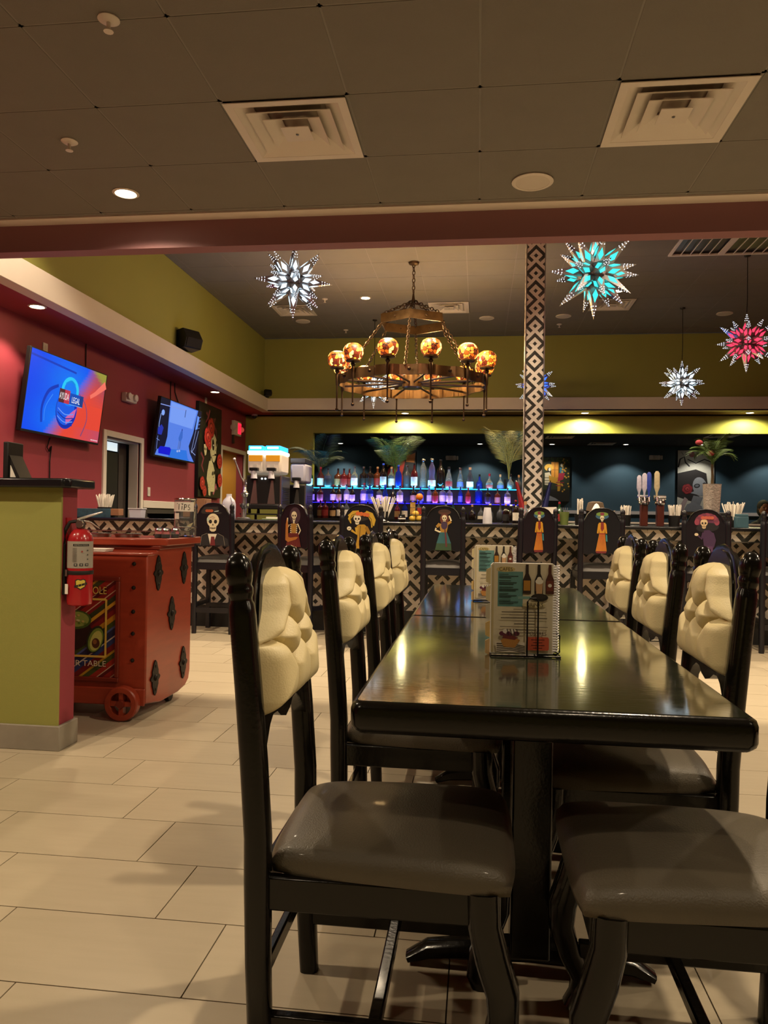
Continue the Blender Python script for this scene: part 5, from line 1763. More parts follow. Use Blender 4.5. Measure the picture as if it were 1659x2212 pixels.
# ------------------------------------------------------------------ menus in wire holders
def make_menu(label, loc, rz):
    t = thing('menu_booklet', label, 'menu', loc, rz, 'drink menus on the tables')
    w, h = 0.168, 0.232
    pg = MB()
    pts = [(0.0, 0), (w - 0.008, 0), (w, 0.008), (w, h - 0.008), (w - 0.010, h), (0.006, h), (0, h - 0.006)]
    pg.prism(pts, -0.001, 0.010, 'xz')
    obj('pages', pg, 'paper_white', t)
    for k in range(5):
        z0 = h - 0.012 - k * 0.046
        obj('index_tab', MB().prism([(-0.012, z0 - 0.006), (0.0, z0), (0.0, z0 - 0.044), (-0.012, z0 - 0.038)], 0.001 + 0.0015 * k, 0.003 + 0.0015 * k, 'xz'), mat('tab_%d_%s' % (k, rz), ('c8b88c', 'cdbf98', 'b7ae98', 'c6a86c', 'c0a070')[k], 0.7), t)
    m = MB()
    n = 34
    pth = []
    for i in range(n * 8 + 1):
        t_ = 2 * pi * i / 8
        pth.append((w - 0.001 + 0.0085 * cos(t_), 0.0045 + 0.0085 * sin(t_), 0.004 + (h - 0.008) * i / (n * 8)))
    obj('spiral_binding', m.sweep(pth, 0.0011, 5), 'plastic_white', t)
    a = Art()
    a.rect('d4c8ac', .004, .002, w - .010, h - .002)
    a.rect('bfae84', .002, .002, .008, h - .006)
    a.rect('5f8f8c', .018, h - .112, .082, h - .022)
    a.rect('7aa29a', .070, h - .092, .102, h - .085)
    a.ell('c8b478', .038, h - .016, .024, .007)
    a.text('3a2818', 'CAFES', .021, h - .0205, .055, h - .0115)
    inks = '3b5450'
    for k in range(5):
        z = h - .029 - k * .0165
        a.line(inks, [(.021, z), (.045 + .006 * (k % 3), z)], .0022)
        a.line('22302e', [(.021, z - .005), (.070 - .004 * (k % 2), z - .005)], .0020)
        a.line('22302e', [(.021, z - .009), (.052 + .006 * (k % 3), z - .009)], .0020)
    # three bottles and an iced coffee
    for bx, bc, lc in ((.092, '2a1712', 'b07a2a'), (.122, '1c1512', '7a4a30'), (.150, '4a1c14', '6a2c1c')):
        a.poly(bc, [(bx - .0105, h - .078), (bx + .0105, h - .078), (bx + .0105, h - .042), (bx + .004, h - .026), (bx + .0035, h - .003), (bx - .0035, h - .003), (bx - .004, h - .026), (bx - .0105, h - .042)])
        a.rect(lc, bx - .0085, h - .070, bx + .0085, h - .044)
    a.ell('d8cfc0', .150, h - .056, .005, .0045)
    a.poly('c49a70', [(.116, h - .080), (.130, h - .080), (.132, h - .048), (.114, h - .048)])
    a.ell('e8e0d0', .123, h - .046, .010, .007)
    a.ell('e8e0d0', .123, h - .040, .006, .006)
    a.ell('16120f', .124, h - .087, .022, .010)
    a.ell('2c2420', .124, h - .085, .016, .006)
    a.ell('cbbd92', .110, h - .106, .030, .007)
    a.text('3a2818', 'DRINKS', .092, h - .1105, .133, h - .1010)
    for k in range(9):
        z = h - .118 - k * .0075
        wd = (.030, .060, .040, .062, .026, .028, .064, .030, .052)[k]
        a.line('4a4034' if k % 2 else '8a7c66', [(.088 - wd, z), (.088 + wd * .9, z)], .0022)
    a.text('3a2818', 'POSTRES', .094, .048, .142, .0575)
    a.poly('c2563a', [(.096, .010), (.146, .010), (.149, .013), (.149, .040), (.146, .044), (.096, .044), (.093, .040), (.093, .013)])
    for k in range(4):
        a.line('5c2018', [(.104 + .005 * (k % 2), .037 - k * .007), (.138 - .006 * (k % 2), .037 - k * .007)], .002)
    a.poly('d9cdbb', [(.016, .004), (.088, .004), (.090, .030), (.012, .030)])
    for k in range(5):
        a.line('3a2e26', [(.016, .006 + k * .005), (.05, .010 + k * .004), (.088, .004 + k * .004)], .0022)
    a.poly('b07a3c', [(.034, .018), (.062, .016), (.076, .036), (.060, .042), (.032, .040), (.026, .034)])
    a.poly('6a2a2a', [(.030, .040), (.062, .036), (.070, .042), (.05, .050), (.034, .050)])
    for k in range(5):
        a.ell(('5a2038', 'd8cfc4')[k % 2], .030 + .009 * k, .052 + .006 * (k % 2), .008, .006)
    for k in range(4):
        a.line('2a1a14', [(.042 + .008 * k, .064), (.046 + .008 * k, .048)], .002)
    a.build('printed_page', 'paint', t, (0, -0.0012, 0))
    return t
def wire_holder(label, loc, rz):
    t = thing('wire_holder', label, 'menu holder', loc, rz, 'wire menu holders')
    r = 0.0022
    def loop(x0, x1, y, h):
        return MB().sweep([(x0, y, 0.003), (x0, y, h - 0.008), (x0 + 0.006, y, h), (x1 - 0.006, y, h), (x1, y, h - 0.008), (x1, y, 0.003)], r, 6)
    obj('front_loop', loop(0.0, 0.027, 0.0, 0.150), 'wire_black', t)
    obj('rear_loop', loop(0.0, 0.027, 0.045, 0.150), 'wire_black', t)
    obj('base_frame', MB().sweep([(-0.09, 0.0, 0.003), (0.085, 0.0, 0.003), (0.085, 0.075, 0.003), (-0.09, 0.075, 0.003), (-0.09, 0.0, 0.003)], r, 6), 'wire_black', t)
    m = MB()
    for y in (0.035, 0.075):
        m.sweep([(0.03, y, 0.003), (0.080, y, 0.003), (0.088, y, 0.010), (0.088, y, 0.052), (0.080, y, 0.060), (0.03, y, 0.060), (0.03, y, 0.003)], r, 6)
    m.sweep([(0.088, 0.035, 0.052), (0.088, 0.075, 0.052)], r, 6)
    obj('side_cage', m, 'wire_black', t)
    obj('weight_block', MB().box(0.035, 0.066, 0.045, 0.068, 0.004, 0.016), 'black_plastic', t, bevel=0.003)
    return t
make_menu('spiral bound menu reading CAFES in the wire holder, farther from the bar', (0.035, 1.985, TZ + 0.006), 0.07)
wire_holder('black wire menu holder on the table farther from the bar', (0.128, 1.966, TZ), 0.07)
make_menu('spiral bound menu standing on the table nearer the bar', (-0.012, 3.27, TZ + 0.006), 0.05)
wire_holder('black wire menu holder on the table nearer the bar', (0.075, 3.252, TZ), 0.05)

# ------------------------------------------------------------------ back bar shelves and bottles
bb = thing('bottle_shelf', 'tiered bottle shelf behind the bar with blue light strips', 'shelf', (0, 0, 0))
obj('cabinet', MB().box(-2.5, 0.52, 9.55, 10.35, 0, 1.055), 'black_matte', bb)
obj('tier', MB().box(-2.5, 0.50, 9.80, 10.35, 1.055, 1.262), 'black_plastic', bb)
obj('tier', MB().box(-2.42, 0.50, 10.0, 10.35, 1.262, 1.462), 'black_plastic', bb)
obj('light_strip', MB().box(-2.42, 0.50, 9.992, 10.0, 1.452, 1.463), 'led_cyan', bb)
obj('light_strip', MB().box(-2.5, 0.50, 9.793, 9.80, 1.256, 1.262), 'led_blue', bb)
def strip_light(y, z, col, e):
    ld = bpy.data.lights.new('strip_glow', 'AREA')
    ld.shape = 'RECTANGLE'
    ld.size = 2.8
    ld.size_y = 0.02
    ld.energy = e
    ld.color = col
    lo = bpy.data.objects.new('strip_glow', ld)
    link(lo, bb)
    lo.location = (-0.98, y, z)
    lo.rotation_euler = (radians(150), 0, 0)
strip_light(10.005, 1.475, (0.1, 0.6, 1.0), 11)
strip_light(9.81, 1.275, (0.12, 0.08, 1.0), 15)

PROF = {   # profiles scaled to height 1: (radius, z) glass body; neck top ; label band z0,z1,r
    'round': [(.125, 0), (.135, .02), (.135, .52), (.125, .60), (.055, .74), (.042, .80), (.040, .93)],
    'square': [(.15, 0), (.155, .02), (.155, .55), (.145, .63), (.06, .72), (.045, .78), (.042, .93)],
    'tall': [(.10, 0), (.11, .02), (.11, .55), (.10, .64), (.05, .76), (.038, .83), (.036, .95)],
    'squat': [(.20, 0), (.22, .03), (.225, .30), (.20, .46), (.10, .60), (.06, .68), (.055, .86)],
    'cone': [(.17, 0), (.175, .03), (.15, .40), (.10, .66), (.06, .76), (.055, .90)],
    'bulb': [(.11, 0), (.135, .08), (.12, .28), (.085, .40), (.11, .58), (.095, .72), (.05, .82), (.04, .88)],
}
for _k in ('round', 'square', 'tall'):
    PROF[_k] = [(r * (1.26 if z < 0.7 else 1.1), z) for r, z in PROF[_k]]
bproto = {}
def bottle(kind, glass, h, labelm, capm, loc, lab, group):
    key = (kind, glass, labelm, capm)
    if key in bproto:
        t = copy_tree(bproto[key])
        t.location = loc
        t['label'], t['group'] = lab, group
        s_ = h / bproto[key]['h0']
        t.scale = (s_, s_, s_)
        return t
    t = thing('bottle', lab, 'bottle', loc, 0, group)
    t['h0'] = h
    pf = [(r * h, z * h) for r, z in PROF[kind]]
    n = 14
    sq = kind == 'square'
    m = MB().lathe(pf, n if not sq else 12, (0, 0, 0), None, 'z', 2 * pi, pi / 12 if sq else 0)
    obj('glass', m, glass, t)
    z0, z1 = (0.12, 0.46) if kind not in ('squat', 'bulb') else (0.08, 0.28)
    rl = max(r for r, z in PROF[kind]) * h + 0.0012
    if kind == 'cone':
        z0, z1, rl = .10, .34, .170 * h
    if labelm:
        obj('front_label', MB().grid(lambda u, v: (rl * sin(-1.15 + 2.3 * u), -rl * cos(-1.15 + 2.3 * u), (z0 + (z1 - z0) * v) * h), 8, 1), labelm, t, fix=False)
    rt = pf[-1][0]
    if capm == 'ball':
        obj('stopper', MB().ball((0, 0, h * 0.95), 0.026, 10, 8), 'cap_silver', t)
    else:
        obj('cap', MB().lathe([(rt * 1.15, pf[-1][1] - 0.004), (rt * 1.2, h * 0.99), (rt * 1.0, h), (1e-5, h)], 12), capm, t)
    bproto[key] = t
    return t
KINDN = {'round': 'round shouldered', 'square': 'square shouldered', 'tall': 'slim', 'squat': 'squat', 'cone': 'tapered', 'bulb': 'waisted'}
GLN = {'bottle_clear': 'clear', 'bottle_dark': 'dark brown', 'bottle_green': 'green', 'bottle_amber': 'amber', 'bottle_red': 'red brown', 'bottle_blue': 'blue', 'bottle_lilac': 'lilac', 'bottle_grey': 'smoky grey'}
LBN = {'label_paper': 'white label', 'label_tan': 'tan label', 'label_black': 'black label', 'label_red': 'red label', 'label_blue': 'blue label', None: 'no label'}
CPN = {'cap_black': 'black cap', 'cap_red': 'red cap', 'cap_cork': 'cork', 'cap_silver': 'silver cap', 'cap_blue': 'blue cap', 'ball': 'round silver stopper'}
def put(tier, z, y, rows, dy_=0.085):
    for i_, (x, kind, glass, h, lb, cp) in enumerate(rows):
        lab = '%s %s bottle, %s, %s, on the back bar %s' % (KINDN[kind], GLN[glass], LBN[lb], CPN[cp], tier)
        bottle(kind, glass, h, lb, cp, (x, y + (0.0, dy_)[i_ % 2], z), lab, 'bottles on the ' + tier)
def px2x(px):      # spacing of the row along the shelf
    return -2.31 + (px - 40) * (0.57 + 2.31) / (1560)
c_, d_, g_, a_, r_, b_, l_, y_ = 'bottle_clear', 'bottle_dark', 'bottle_green', 'bottle_amber', 'bottle_red', 'bottle_blue', 'bottle_lilac', 'bottle_grey'
LP, LT, LK, LR, LB = 'label_paper', 'label_tan', 'label_black', 'label_red', 'label_blue'
top = [(68, 'round', g_, .26, LP, 'cap_red'), (138, 'round', r_, .28, LP, 'cap_red'), (203, 'square', y_, .26, LK, 'cap_black'), (268, 'square', a_, .265, LT, 'cap_black'), (320, 'square', r_, .26, LR, 'cap_black'), (352, 'round', r_, .265, LR, 'cap_silver'),
       (397, 'round', c_, .285, LP, 'cap_silver'), (458, 'square', d_, .29, LK, 'cap_silver'), (512, 'square', d_, .285, LK, 'cap_black'), (560, 'square', a_, .29, LR, 'cap_cork'), (608, 'tall', d_, .33, LP, 'cap_blue'), (662, 'round', c_, .29, LP, 'cap_cork'),
       (718, 'tall', b_, .31, None, 'cap_blue'), (775, 'round', y_, .315, None, 'cap_silver'), (832, 'tall', r_, .33, LP, 'cap_black'), (893, 'bulb', c_, .40, None, 'ball'), (958, 'bulb', l_, .40, LP, 'ball'), (1018, 'tall', d_, .39, None, 'cap_black'),
       (1080, 'cone', c_, .29, LR, 'cap_black'), (1160, 'cone', c_, .285, LB, 'cap_silver'), (1230, 'cone', y_, .285, LP, 'cap_cork'), (1297, 'squat', b_, .20, None, 'cap_black'), (1367, 'squat', c_, .205, LR, 'cap_red'), (1445, 'squat', c_, .20, LB, 'cap_cork'), (1515, 'squat', c_, .20, None, 'cap_black'), (1575, 'squat', y_, .195, None, 'cap_cork')]
put('top tier', 1.463, 10.065, [(px2x(p_[0]),) + p_[1:] for p_ in top])
mid = [(40, 'round', d_, .22, LP, 'cap_black'), (100, 'tall', d_, .23, LP, 'cap_black'), (165, 'square', r_, .22, LT, 'cap_black'), (250, 'round', d_, .235, LP, 'cap_red'), (300, 'round', d_, .23, LT, 'cap_black'), (348, 'round', l_, .24, LP, 'cap_black'), (398, 'round', d_, .22, LP, 'cap_silver'),
       (475, 'square', l_, .26, LP, 'cap_red'), (522, 'square', b_, .25, LB, 'cap_silver'), (585, 'square', y_, .225, LP, 'cap_black'), (632, 'cone', b_, .24, LP, 'cap_blue'), (682, 'squat', d_, .235, LK, 'cap_black'), (737, 'square', l_, .225, LP, 'cap_black'), (828, 'square', d_, .23, LT, 'cap_black'),
       (882, 'square', b_, .22, LB, 'cap_blue'), (940, 'tall', l_, .24, LP, 'cap_black'), (985, 'square', a_, .22, LR, 'cap_black'), (1035, 'square', l_, .24, LP, 'cap_cork'), (1085, 'square', l_, .225, LP, 'cap_blue'), (1160, 'tall', b_, .225, LB, 'cap_black'), (1215, 'round', r_, .21, LR, 'cap_red'), (1287, 'square', b_, .26, None, 'cap_blue'),
       (1350, 'square', d_, .21, LK, 'cap_black'), (1418, 'square', a_, .20, LT, 'cap_black'), (1485, 'square', l_, .21, LP, 'cap_silver')]
put('middle tier', 1.263, 9.855, [(px2x(p_[0]) + 0.01,) + p_[1:] for p_ in mid])
low = [(10, 'round', d_, .24, LP, 'cap_black'), (55, 'round', g_, .23, LP, 'cap_black'), (105, 'round', g_, .24, LP, 'cap_black'), (180, 'square', a_, .225, LT, 'cap_black'), (222, 'square', r_, .23, LR, 'cap_black'), (268, 'square', d_, .22, LT, 'cap_red'), (322, 'tall', d_, .24, LP, 'cap_cork'), (365, 'round', y_, .24, LP, 'cap_silver'),
       (465, 'tall', d_, .25, LP, 'cap_black'), (515, 'round', d_, .22, LP, 'cap_black'), (728, 'round', r_, .22, LT, 'cap_red'), (775, 'round', b_, .235, LP, 'cap_black'), (875, 'round', y_, .23, None, 'cap_black'), (1060, 'cone', c_, .23, None, 'cap_black'), (1110, 'tall', g_, .22, LT, 'cap_black'), (1180, 'squat', d_, .2, None, 'cap_black'),
       (1240, 'squat', d_, .2, None, 'cap_cork'), (1300, 'squat', y_, .2, LP, 'cap_black'), (1360, 'squat', y_, .2, None, 'ball'), (1430, 'squat', y_, .22, None, 'cap_silver'), (1500, 'squat', d_, .19, None, 'ball'), (1555, 'tall', d_, .215, LK, 'cap_red')]
put('lowest tier', 1.056, 9.62, [(px2x(p_[0]) + 0.02,) + p_[1:] for p_ in low])
b1 = bottle('squat', c_, .235, None, 'cap_cork', (0.50, 8.25, 1.034), 'x', 'bottles beside the tiled pillar')
sd_ = thing('side_counter', 'dark counter end beneath the tiled pillar behind the bar', 'counter', (0, 0, 0))
obj('worktop', MB().box(0.1, 0.495, 8.1, 9.5, 1.002, 1.034).box(0.725, 3.1, 8.1, 9.5, 1.002, 1.034), 'granite_black', sd_, bevel=0.006)
m = MB().box(0.15, 0.45, 8.15, 9.5, 0, 1.002).box(0.80, 3.05, 8.15, 9.5, 0, 1.002)
obj('cabinet', m, 'black_matte', sd_)
b1['label'] = 'squat clear bottle with cork beside the tiled pillar'
bottle('tall', d_, .25, LP, 'cap_red', (0.40, 8.3, 1.034), 'slim dark bottle with red cap beside the tiled pillar', 'bottles beside the tiled pillar')
bottle('round', g_, .235, LR, 'cap_red', (0.86, 8.3, 1.034), 'green bottle with red label right of the tiled pillar', 'bottles beside the tiled pillar')
bottle('square', d_, .21, LK, 'cap_cork', (0.30, 8.45, 1.034), 'square dark bottle with cork left of the tiled pillar', 'bottles beside the tiled pillar')

# ------------------------------------------------------------------ palms
def frond_mesh(p0, az, up, L_, lw=0.0055, ll_=0.30, k0=4, n=12, droop=1.9):
    m = MB()
    pth = [Vector(p0)]
    for k in range(1, n + 1):
        s_ = k / n
        ang = pi / 2 - up * (0.15 + droop * s_ * s_ + 0.3 * s_)
        pth.append(pth[-1] + Vector((cos(ang) * cos(az), cos(ang) * sin(az), sin(ang))) * (L_ / n))
    m.sweep(pth, [0.006 * (1 - 0.8 * k / n) for k in range(n + 1)], 5)
    side = Vector((-sin(az), cos(az), 0))
    for k in range(k0, n + 1):
        for half in (0, 0.33, 0.67):
            if k == n and half:
                continue
            p_ = pth[k] if not half else pth[k].lerp(pth[k + 1], half)
            tg = (pth[min(k + 1, n)] - pth[k - 1]).normalized()
            s_ = k / n
            ll = L_ * ll_ * (0.55 + 0.9 * sin(pi * min(1, (s_ - 0.2) * 1.1)))
            for q in (-1, 1):
                d = (tg * 0.62 + side * q * 0.9 - Vector((0, 0, 0.30))).normalized()
                e = p_ + d * ll
                mid = p_ + d * ll * 0.45 + Vector((0, 0, 0.01))
                w = tg * lw
                m.poly([p_ - w * .5, mid - w, e, mid + w])
    return m
def palm(label, loc, n, ln, mt, seed, lean_=0.9, pot='black_plastic', name='potted_palm', potdim=(0.07, 0.14)):
    t = thing(name, label, 'plant', loc)
    rr = random.Random(seed)
    obj('pot', MB().lathe([(potdim[0] * .8, 0), (potdim[0], potdim[1]), (potdim[0] * .92, potdim[1]), (1e-5, potdim[1] - .01)], 16), pot, t)
    for i in range(n):
        az = 2 * pi * i / n + rr.uniform(-.3, .3)
        obj('frond', frond_mesh((0, 0, potdim[1] - 0.02), az, rr.uniform(0.3, lean_), ln * rr.uniform(0.75, 1.05), 0.0042), mt, t, fix=False, sharp=80)
    return t
palm('dark feathery palm behind the green bottle', (-2.17, 10.28, 1.464), 9, 0.62, 'palm_dark', 3, 0.9)
palm('bright green palm in the middle of the bottle shelf', (-1.13, 10.28, 1.464), 9, 0.68, 'palm', 5, 0.55)
palm('tall dry green palm beside the tiled pillar', (0.40, 10.28, 1.464), 8, 0.80, 'palm_dry', 9, 0.5)
vp = thing('vase_palm', 'white embossed vase with a small fan palm on the bar', 'plant', (2.62, 9.0, 1.034))
obj('vase', MB().lathe([(0.070, 0), (0.075, 0.01), (0.098, 0.46), (0.102, 0.475), (0.094, 0.475), (0.088, 0.44), (1e-5, 0.43)], 24), 'vase_white', vp)
obj('stem', MB().sweep([(0, 0, 0.42), (0.004, 0, 0.56), (-0.004, 0, 0.70)], [0.018, 0.015, 0.011], 8), 'stem_brown', vp)
rr = random.Random(4)
for i in range(9):
    az = 2 * pi * i / 9 + rr.uniform(-.2, .2)
    obj('frond', frond_mesh((0, 0, 0.66 + 0.006 * i), az, (1.15, 0.8, 0.45)[i % 3], 0.36 * rr.uniform(.85, 1.05), 0.005, 0.34, 2, 10, 1.6), 'palm', vp, fix=False, sharp=80)
for dx, dz in ((-.16, .34), (-.03, .22)):
    obj('pink_flower', MB().ball((dx, -0.05, 0.60 + dz), 0.035, 8, 6, sc=(1.2, .6, .9)), mat('pink_petal%d' % int(dz * 100), 'c8505c', 0.7), vp)
# ------------------------------------------------------------------ frozen drink machines
def slush(label, loc, bowls, lit):
    t = thing('frozen_drink_machine', label, 'drink machine', loc)
    w = 0.205 * bowls
    obj('base', MB().box(-w / 2, w / 2, 0.0, 0.42, 0.05, 0.44), 'dark_steel', t, bevel=0.01)
    obj('front_panel', MB().box(-w / 2 + .01, w / 2 - .01, -0.006, 0.0, 0.12, 0.42), 'black_plastic', t)
    obj('drip_tray', MB().box(-w / 2, w / 2, -0.14, 0.0, 0.05, 0.10), 'black_plastic', t, bevel=0.006)
    m = MB()
    for k in range(9):
        m.box(w / 2, w / 2 + .004, 0.08, 0.36, 0.12 + k * .022, 0.128 + k * .022)
    obj('side_louvres', m, 'black_matte', t)
    obj('corner_trim', MB().box(w / 2 - .012, w / 2 + .006, -0.008, 0.012, 0.06, 0.44), 'steel', t)
    if lit:
        for dx in (-.02, .02):
            obj('button_light', MB().lathe([(0.010, -0.010), (0.010, 0)], 8, ax='y'), 'lamp_white', t, (dx, -0.004, 0.40))
    for b in range(bowls):
        x = -w / 2 + 0.1025 + b * 0.205
        obj('bowl', MB().prism([(x - .095, 0.46), (x + .095, 0.46), (x + .098, 0.70), (x - .098, 0.70)], 0.0, 0.38, 'xz'), 'slush_white' if lit else 'jug', t, bevel=0.03)
        if lit:
            obj('orange_layer', MB().box(x - .082, x + .082, -0.006, 0.02, 0.60, 0.672), 'slush_orange', t, bevel=0.004)
            obj('lit_rim', MB().box(x - .098, x + .098, -0.008, 0.385, 0.686, 0.722), 'lamp_white', t, bevel=0.006)
            obj('lit_sign', MB().box(x - .085, x + .085, -0.004, 0.37, 0.724, 0.782), 'lamp_sign_blue', t, bevel=0.006)
            obj('sign_print', MB().box(x - .065, x + .065, -0.0055, -0.004, 0.745, 0.768), 'lamp_white', t)
            obj('paper_tag', MB().box(x - .03, x + .02, -0.009, -0.006, 0.535, 0.565), 'paper_white', t)
        else:
            obj('lid', MB().box(x - .095, x + .095, -0.004, 0.38, 0.702, 0.765), 'dark_steel', t, bevel=0.006)
        tp = obj('tap_body', MB().box(x - .055, x + .045, -0.07, 0.0, 0.49, 0.525), 'black_plastic', t, bevel=0.006)
        obj('spout', MB().lathe([(0.040, 0.40), (0.032, 0.45), (0.030, 0.49)], 12, (x - .005, -0.035, 0)), 'plastic_white', tp)
        obj('chrome_chute', MB().prism([(x - .055, 0.11), (x + .035, 0.11), (x + .012, 0.38), (x - .012, 0.38)], -0.012, -0.006, 'xz'), 'steel', t)
    for dx in (-1, 1):
        for dy in (0.03, 0.39):
            obj('foot', MB().lathe([(0.02, 0), (0.016, 0.05)], 8), 'rubber', t, (dx * (w / 2 - .03), dy, 0))
    return t
slush('two bowl frozen drink machine with lit blue signs and orange slush', (-2.46, 8.55, 1.10), 2, True)
slush('unlit single bowl frozen drink machine beside the lit one', (-2.20, 9.12, 1.02), 1, False)
rs = thing('riser_stand', 'black metal stand under the lit drink machine', 'stand', (-2.46, 8.55, 1.02))
obj('shelf', MB().box(-0.23, 0.23, -0.16, 0.42, 0.062, 0.078), 'black_plastic', rs)
for dx in (-.21, .21):
    for dy in (-.14, .40):
        obj('leg', MB().box(dx - .012, dx + .012, dy - .012, dy + .012, 0, 0.062), 'black_plastic', rs)
# lever juicer
ju = thing('lever_juicer', 'tall chrome lever press juicer standing on the bar', 'juicer', (-2.345, 7.42, 1.034))
obj('base', MB().lathe([(0.075, 0), (0.075, 0.012), (0.05, 0.022)], 20), 'steel', ju)
obj('column', MB().sweep([(0, 0.02, 0.015), (0, 0.03, 0.12), (-0.005, 0.05, 0.24), (0.0, 0.04, 0.34), (0.015, 0.015, 0.37)], [(0.028, 0.022), (0.026, 0.02), (0.022, 0.018), (0.02, 0.016), (0.018, 0.014)], 10, up=(0, 1, 0)), 'steel', ju)
obj('juice_cup', MB().lathe([(0.022, 0.10), (0.045, 0.125), (0.055, 0.16), (0.052, 0.16), (0.042, 0.128), (1e-5, 0.108)], 18, (0.03, -0.04, 0)), 'chrome', ju)
obj('press_bell', MB().lathe([(1e-5, 0.215), (0.030, 0.225), (0.042, 0.255), (0.02, 0.28), (0.014, 0.35)], 16, (0.03, -0.04, 0)), 'chrome', ju)
obj('rack_bar', MB().box(0.022, 0.038, -0.048, -0.032, 0.26, 0.40), 'steel', ju)
lv = obj('lever', MB().sweep([(0.02, -0.02, 0.36), (-0.02, -0.02, 0.42), (-0.09, -0.02, 0.60)], [0.011, 0.009, 0.008], 8), 'steel', ju)
obj('lever_knob', MB().ball((-0.092, -0.02, 0.605), 0.014, 10, 6), 'plastic_white', lv)
# plastic jug
jg = thing('plastic_jug', 'white plastic gallon jug on the bar beside the first skull stool', 'jug', (-2.405, 7.16, 1.034))
obj('body', MB().lathe([(0.060, 0), (0.066, 0.01), (0.066, 0.15), (0.056, 0.185), (0.028, 0.215), (0.024, 0.235)], 18), 'jug', jg)
obj('handle', MB().sweep([(0.03, -0.03, 0.21), (0.055, -0.05, 0.17), (0.058, -0.052, 0.10)], 0.010, 8), 'jug', jg)
obj('cap', MB().lathe([(0.026, 0.232), (0.026, 0.246), (1e-5, 0.247)], 16), 'plastic_white', jg)
# cardboard box, trays
cb = thing('cardboard_box', 'brown cardboard box with white shipping label on the bar', 'box', (-2.80, 7.34, 1.034))
obj('carton', MB().box(-0.12, 0.12, -0.09, 0.09, 0, 0.20), 'cardboard', cb, bevel=0.003)
obj('shipping_label', MB().box(-0.07, 0.03, -0.092, -0.090, 0.10, 0.18), 'paper_white', cb)
tr = thing('black_tray', 'stack of black serving trays on the bar beside the box', 'tray', (-3.1, 7.2, 1.034))
for k in range(3):
    obj('tray', MB().lathe([(0.12, 0.012 * k), (0.15, 0.012 * k + .022), (0.146, 0.012 * k + .022), (0.118, 0.012 * k + .004), (1e-5, 0.012 * k + .004)], 20), 'black_plastic', tr)
tr = thing('bar_mat', 'flat pale green tray lying on the work area behind the bar', 'tray', (-1.98, 7.40, 1.034))
obj('tray_base', MB().box(-0.14, 0.14, -0.09, 0.09, 0, 0.012), mat('pale_green', '7c8a6a', 0.6), tr, bevel=0.004)
obj('white_rim', MB().box(-0.14, 0.14, 0.07, 0.09, 0.012, 0.03), 'paper_white', tr)
# straw bundles
def straws(label, loc, n, h, spread, seed, cup='black_plastic', r=0.045, ch_=0.10):
    t = thing('straw_holder', label, 'straws', loc, 0, 'holders of paper wrapped straws')
    obj('cup', MB().lathe([(r * .85, 0), (r, ch_), (r * .93, ch_), (r * .8, .01), (1e-5, .01)], 14), cup, t)
    rr = random.Random(seed)
    m = MB()
    for i in range(n):
        an, q = rr.uniform(0, 2 * pi), math.sqrt(rr.random())
        b = Vector((r * .6 * q * cos(an), r * .6 * q * sin(an), 0.012))
        e = b + Vector((spread * q * cos(an), spread * q * sin(an), h * rr.uniform(.86, 1.0)))
        m.sweep([b, e], 0.0045, 5)
    o = obj('wrapped_straws', m, 'paper_white', t)
    o['kind'] = 'stuff'
    return t
straws('paper wrapped straws in a black cup beside the yellow lady stool', (-0.90, 7.25, 1.034), 44, 0.235, 0.10, 1)
straws('paper wrapped straws in a holder beside the fire extinguisher', (-3.62, 7.05, 1.034), 50, 0.22, 0.05, 2, r=0.07)
straws('paper wrapped straws next to the beer taps', (1.80, 7.32, 1.034), 40, 0.19, 0.03, 3, r=0.055)
straws('paper wrapped straws next to the white vase', (2.30, 7.25, 1.034), 46, 0.22, 0.07, 4, r=0.055)
straws('white wrapped napkins standing right of the pillar', (0.94, 7.3, 1.034), 22, 0.24, 0.005, 5, r=0.045)
straws('white wrapped straws behind the orange lady stool', (1.36, 7.3, 1.034), 30, 0.18, 0.02, 6, r=0.05)
cd = thing('packaging_carton', 'printed blue and green carton on the bar beside the straws', 'box', (-3.66, 6.86, 1.034))
obj('carton', MB().box(-0.22, 0.22, -0.05, 0.05, 0, 0.085), mat('carton_blue', '2c4a5a', 0.6, var=0.8, scale=22), cd, bevel=0.003)
obj('open_flap', MB().box(0.22, 0.30, -0.05, 0.05, 0.02, 0.085), 'cardboard', cd, bevel=0.003)
ct_ = thing('plastic_tub', 'clear plastic tub on the bar beside the printed carton', 'tub', (-3.24, 6.95, 1.034))
obj('tub', MB().prism([(-0.055, 0.0), (0.055, 0.0), (0.065, 0.085), (-0.065, 0.085)], -0.05, 0.05, 'xz'), 'jug', ct_, bevel=0.004)
obj('lid', MB().box(-0.07, 0.07, -0.055, 0.055, 0.086, 0.094), 'plastic_white', ct_)
# cups, fruit
cp = thing('foam_cups', 'upside down stack of white foam cups on the bar', 'cups', (0.085, 7.05, 1.034))
for k in range(5):
    obj('cup', MB().lathe([(0.042, 0.012 * k), (0.043, 0.012 * k + .006), (0.030, 0.012 * k + .10), (0.028, 0.012 * k + .10), (1e-5, 0.012 * k + .099)], 18), 'plastic_white', cp)
fb = thing('wire_fruit_basket', 'black wire basket of lemons on the bar', 'basket', (-0.585, 7.22, 1.034))
m = MB()
for z in (0.005, 0.07, 0.14, 0.205):
    m.sweep([(-.062, -.06, z), (.062, -.06, z), (.062, .06, z), (-.062, .06, z), (-.062, -.06, z)], 0.0025, 5)
for x, y in ((-.062, -.06), (.062, -.06), (.062, .06), (-.062, .06), (0, -.06), (0, .06)):
    m.sweep([(x, y, 0.0), (x, y, 0.205)], 0.0025, 5)
obj('wire_frame', m, 'wire_black', fb)
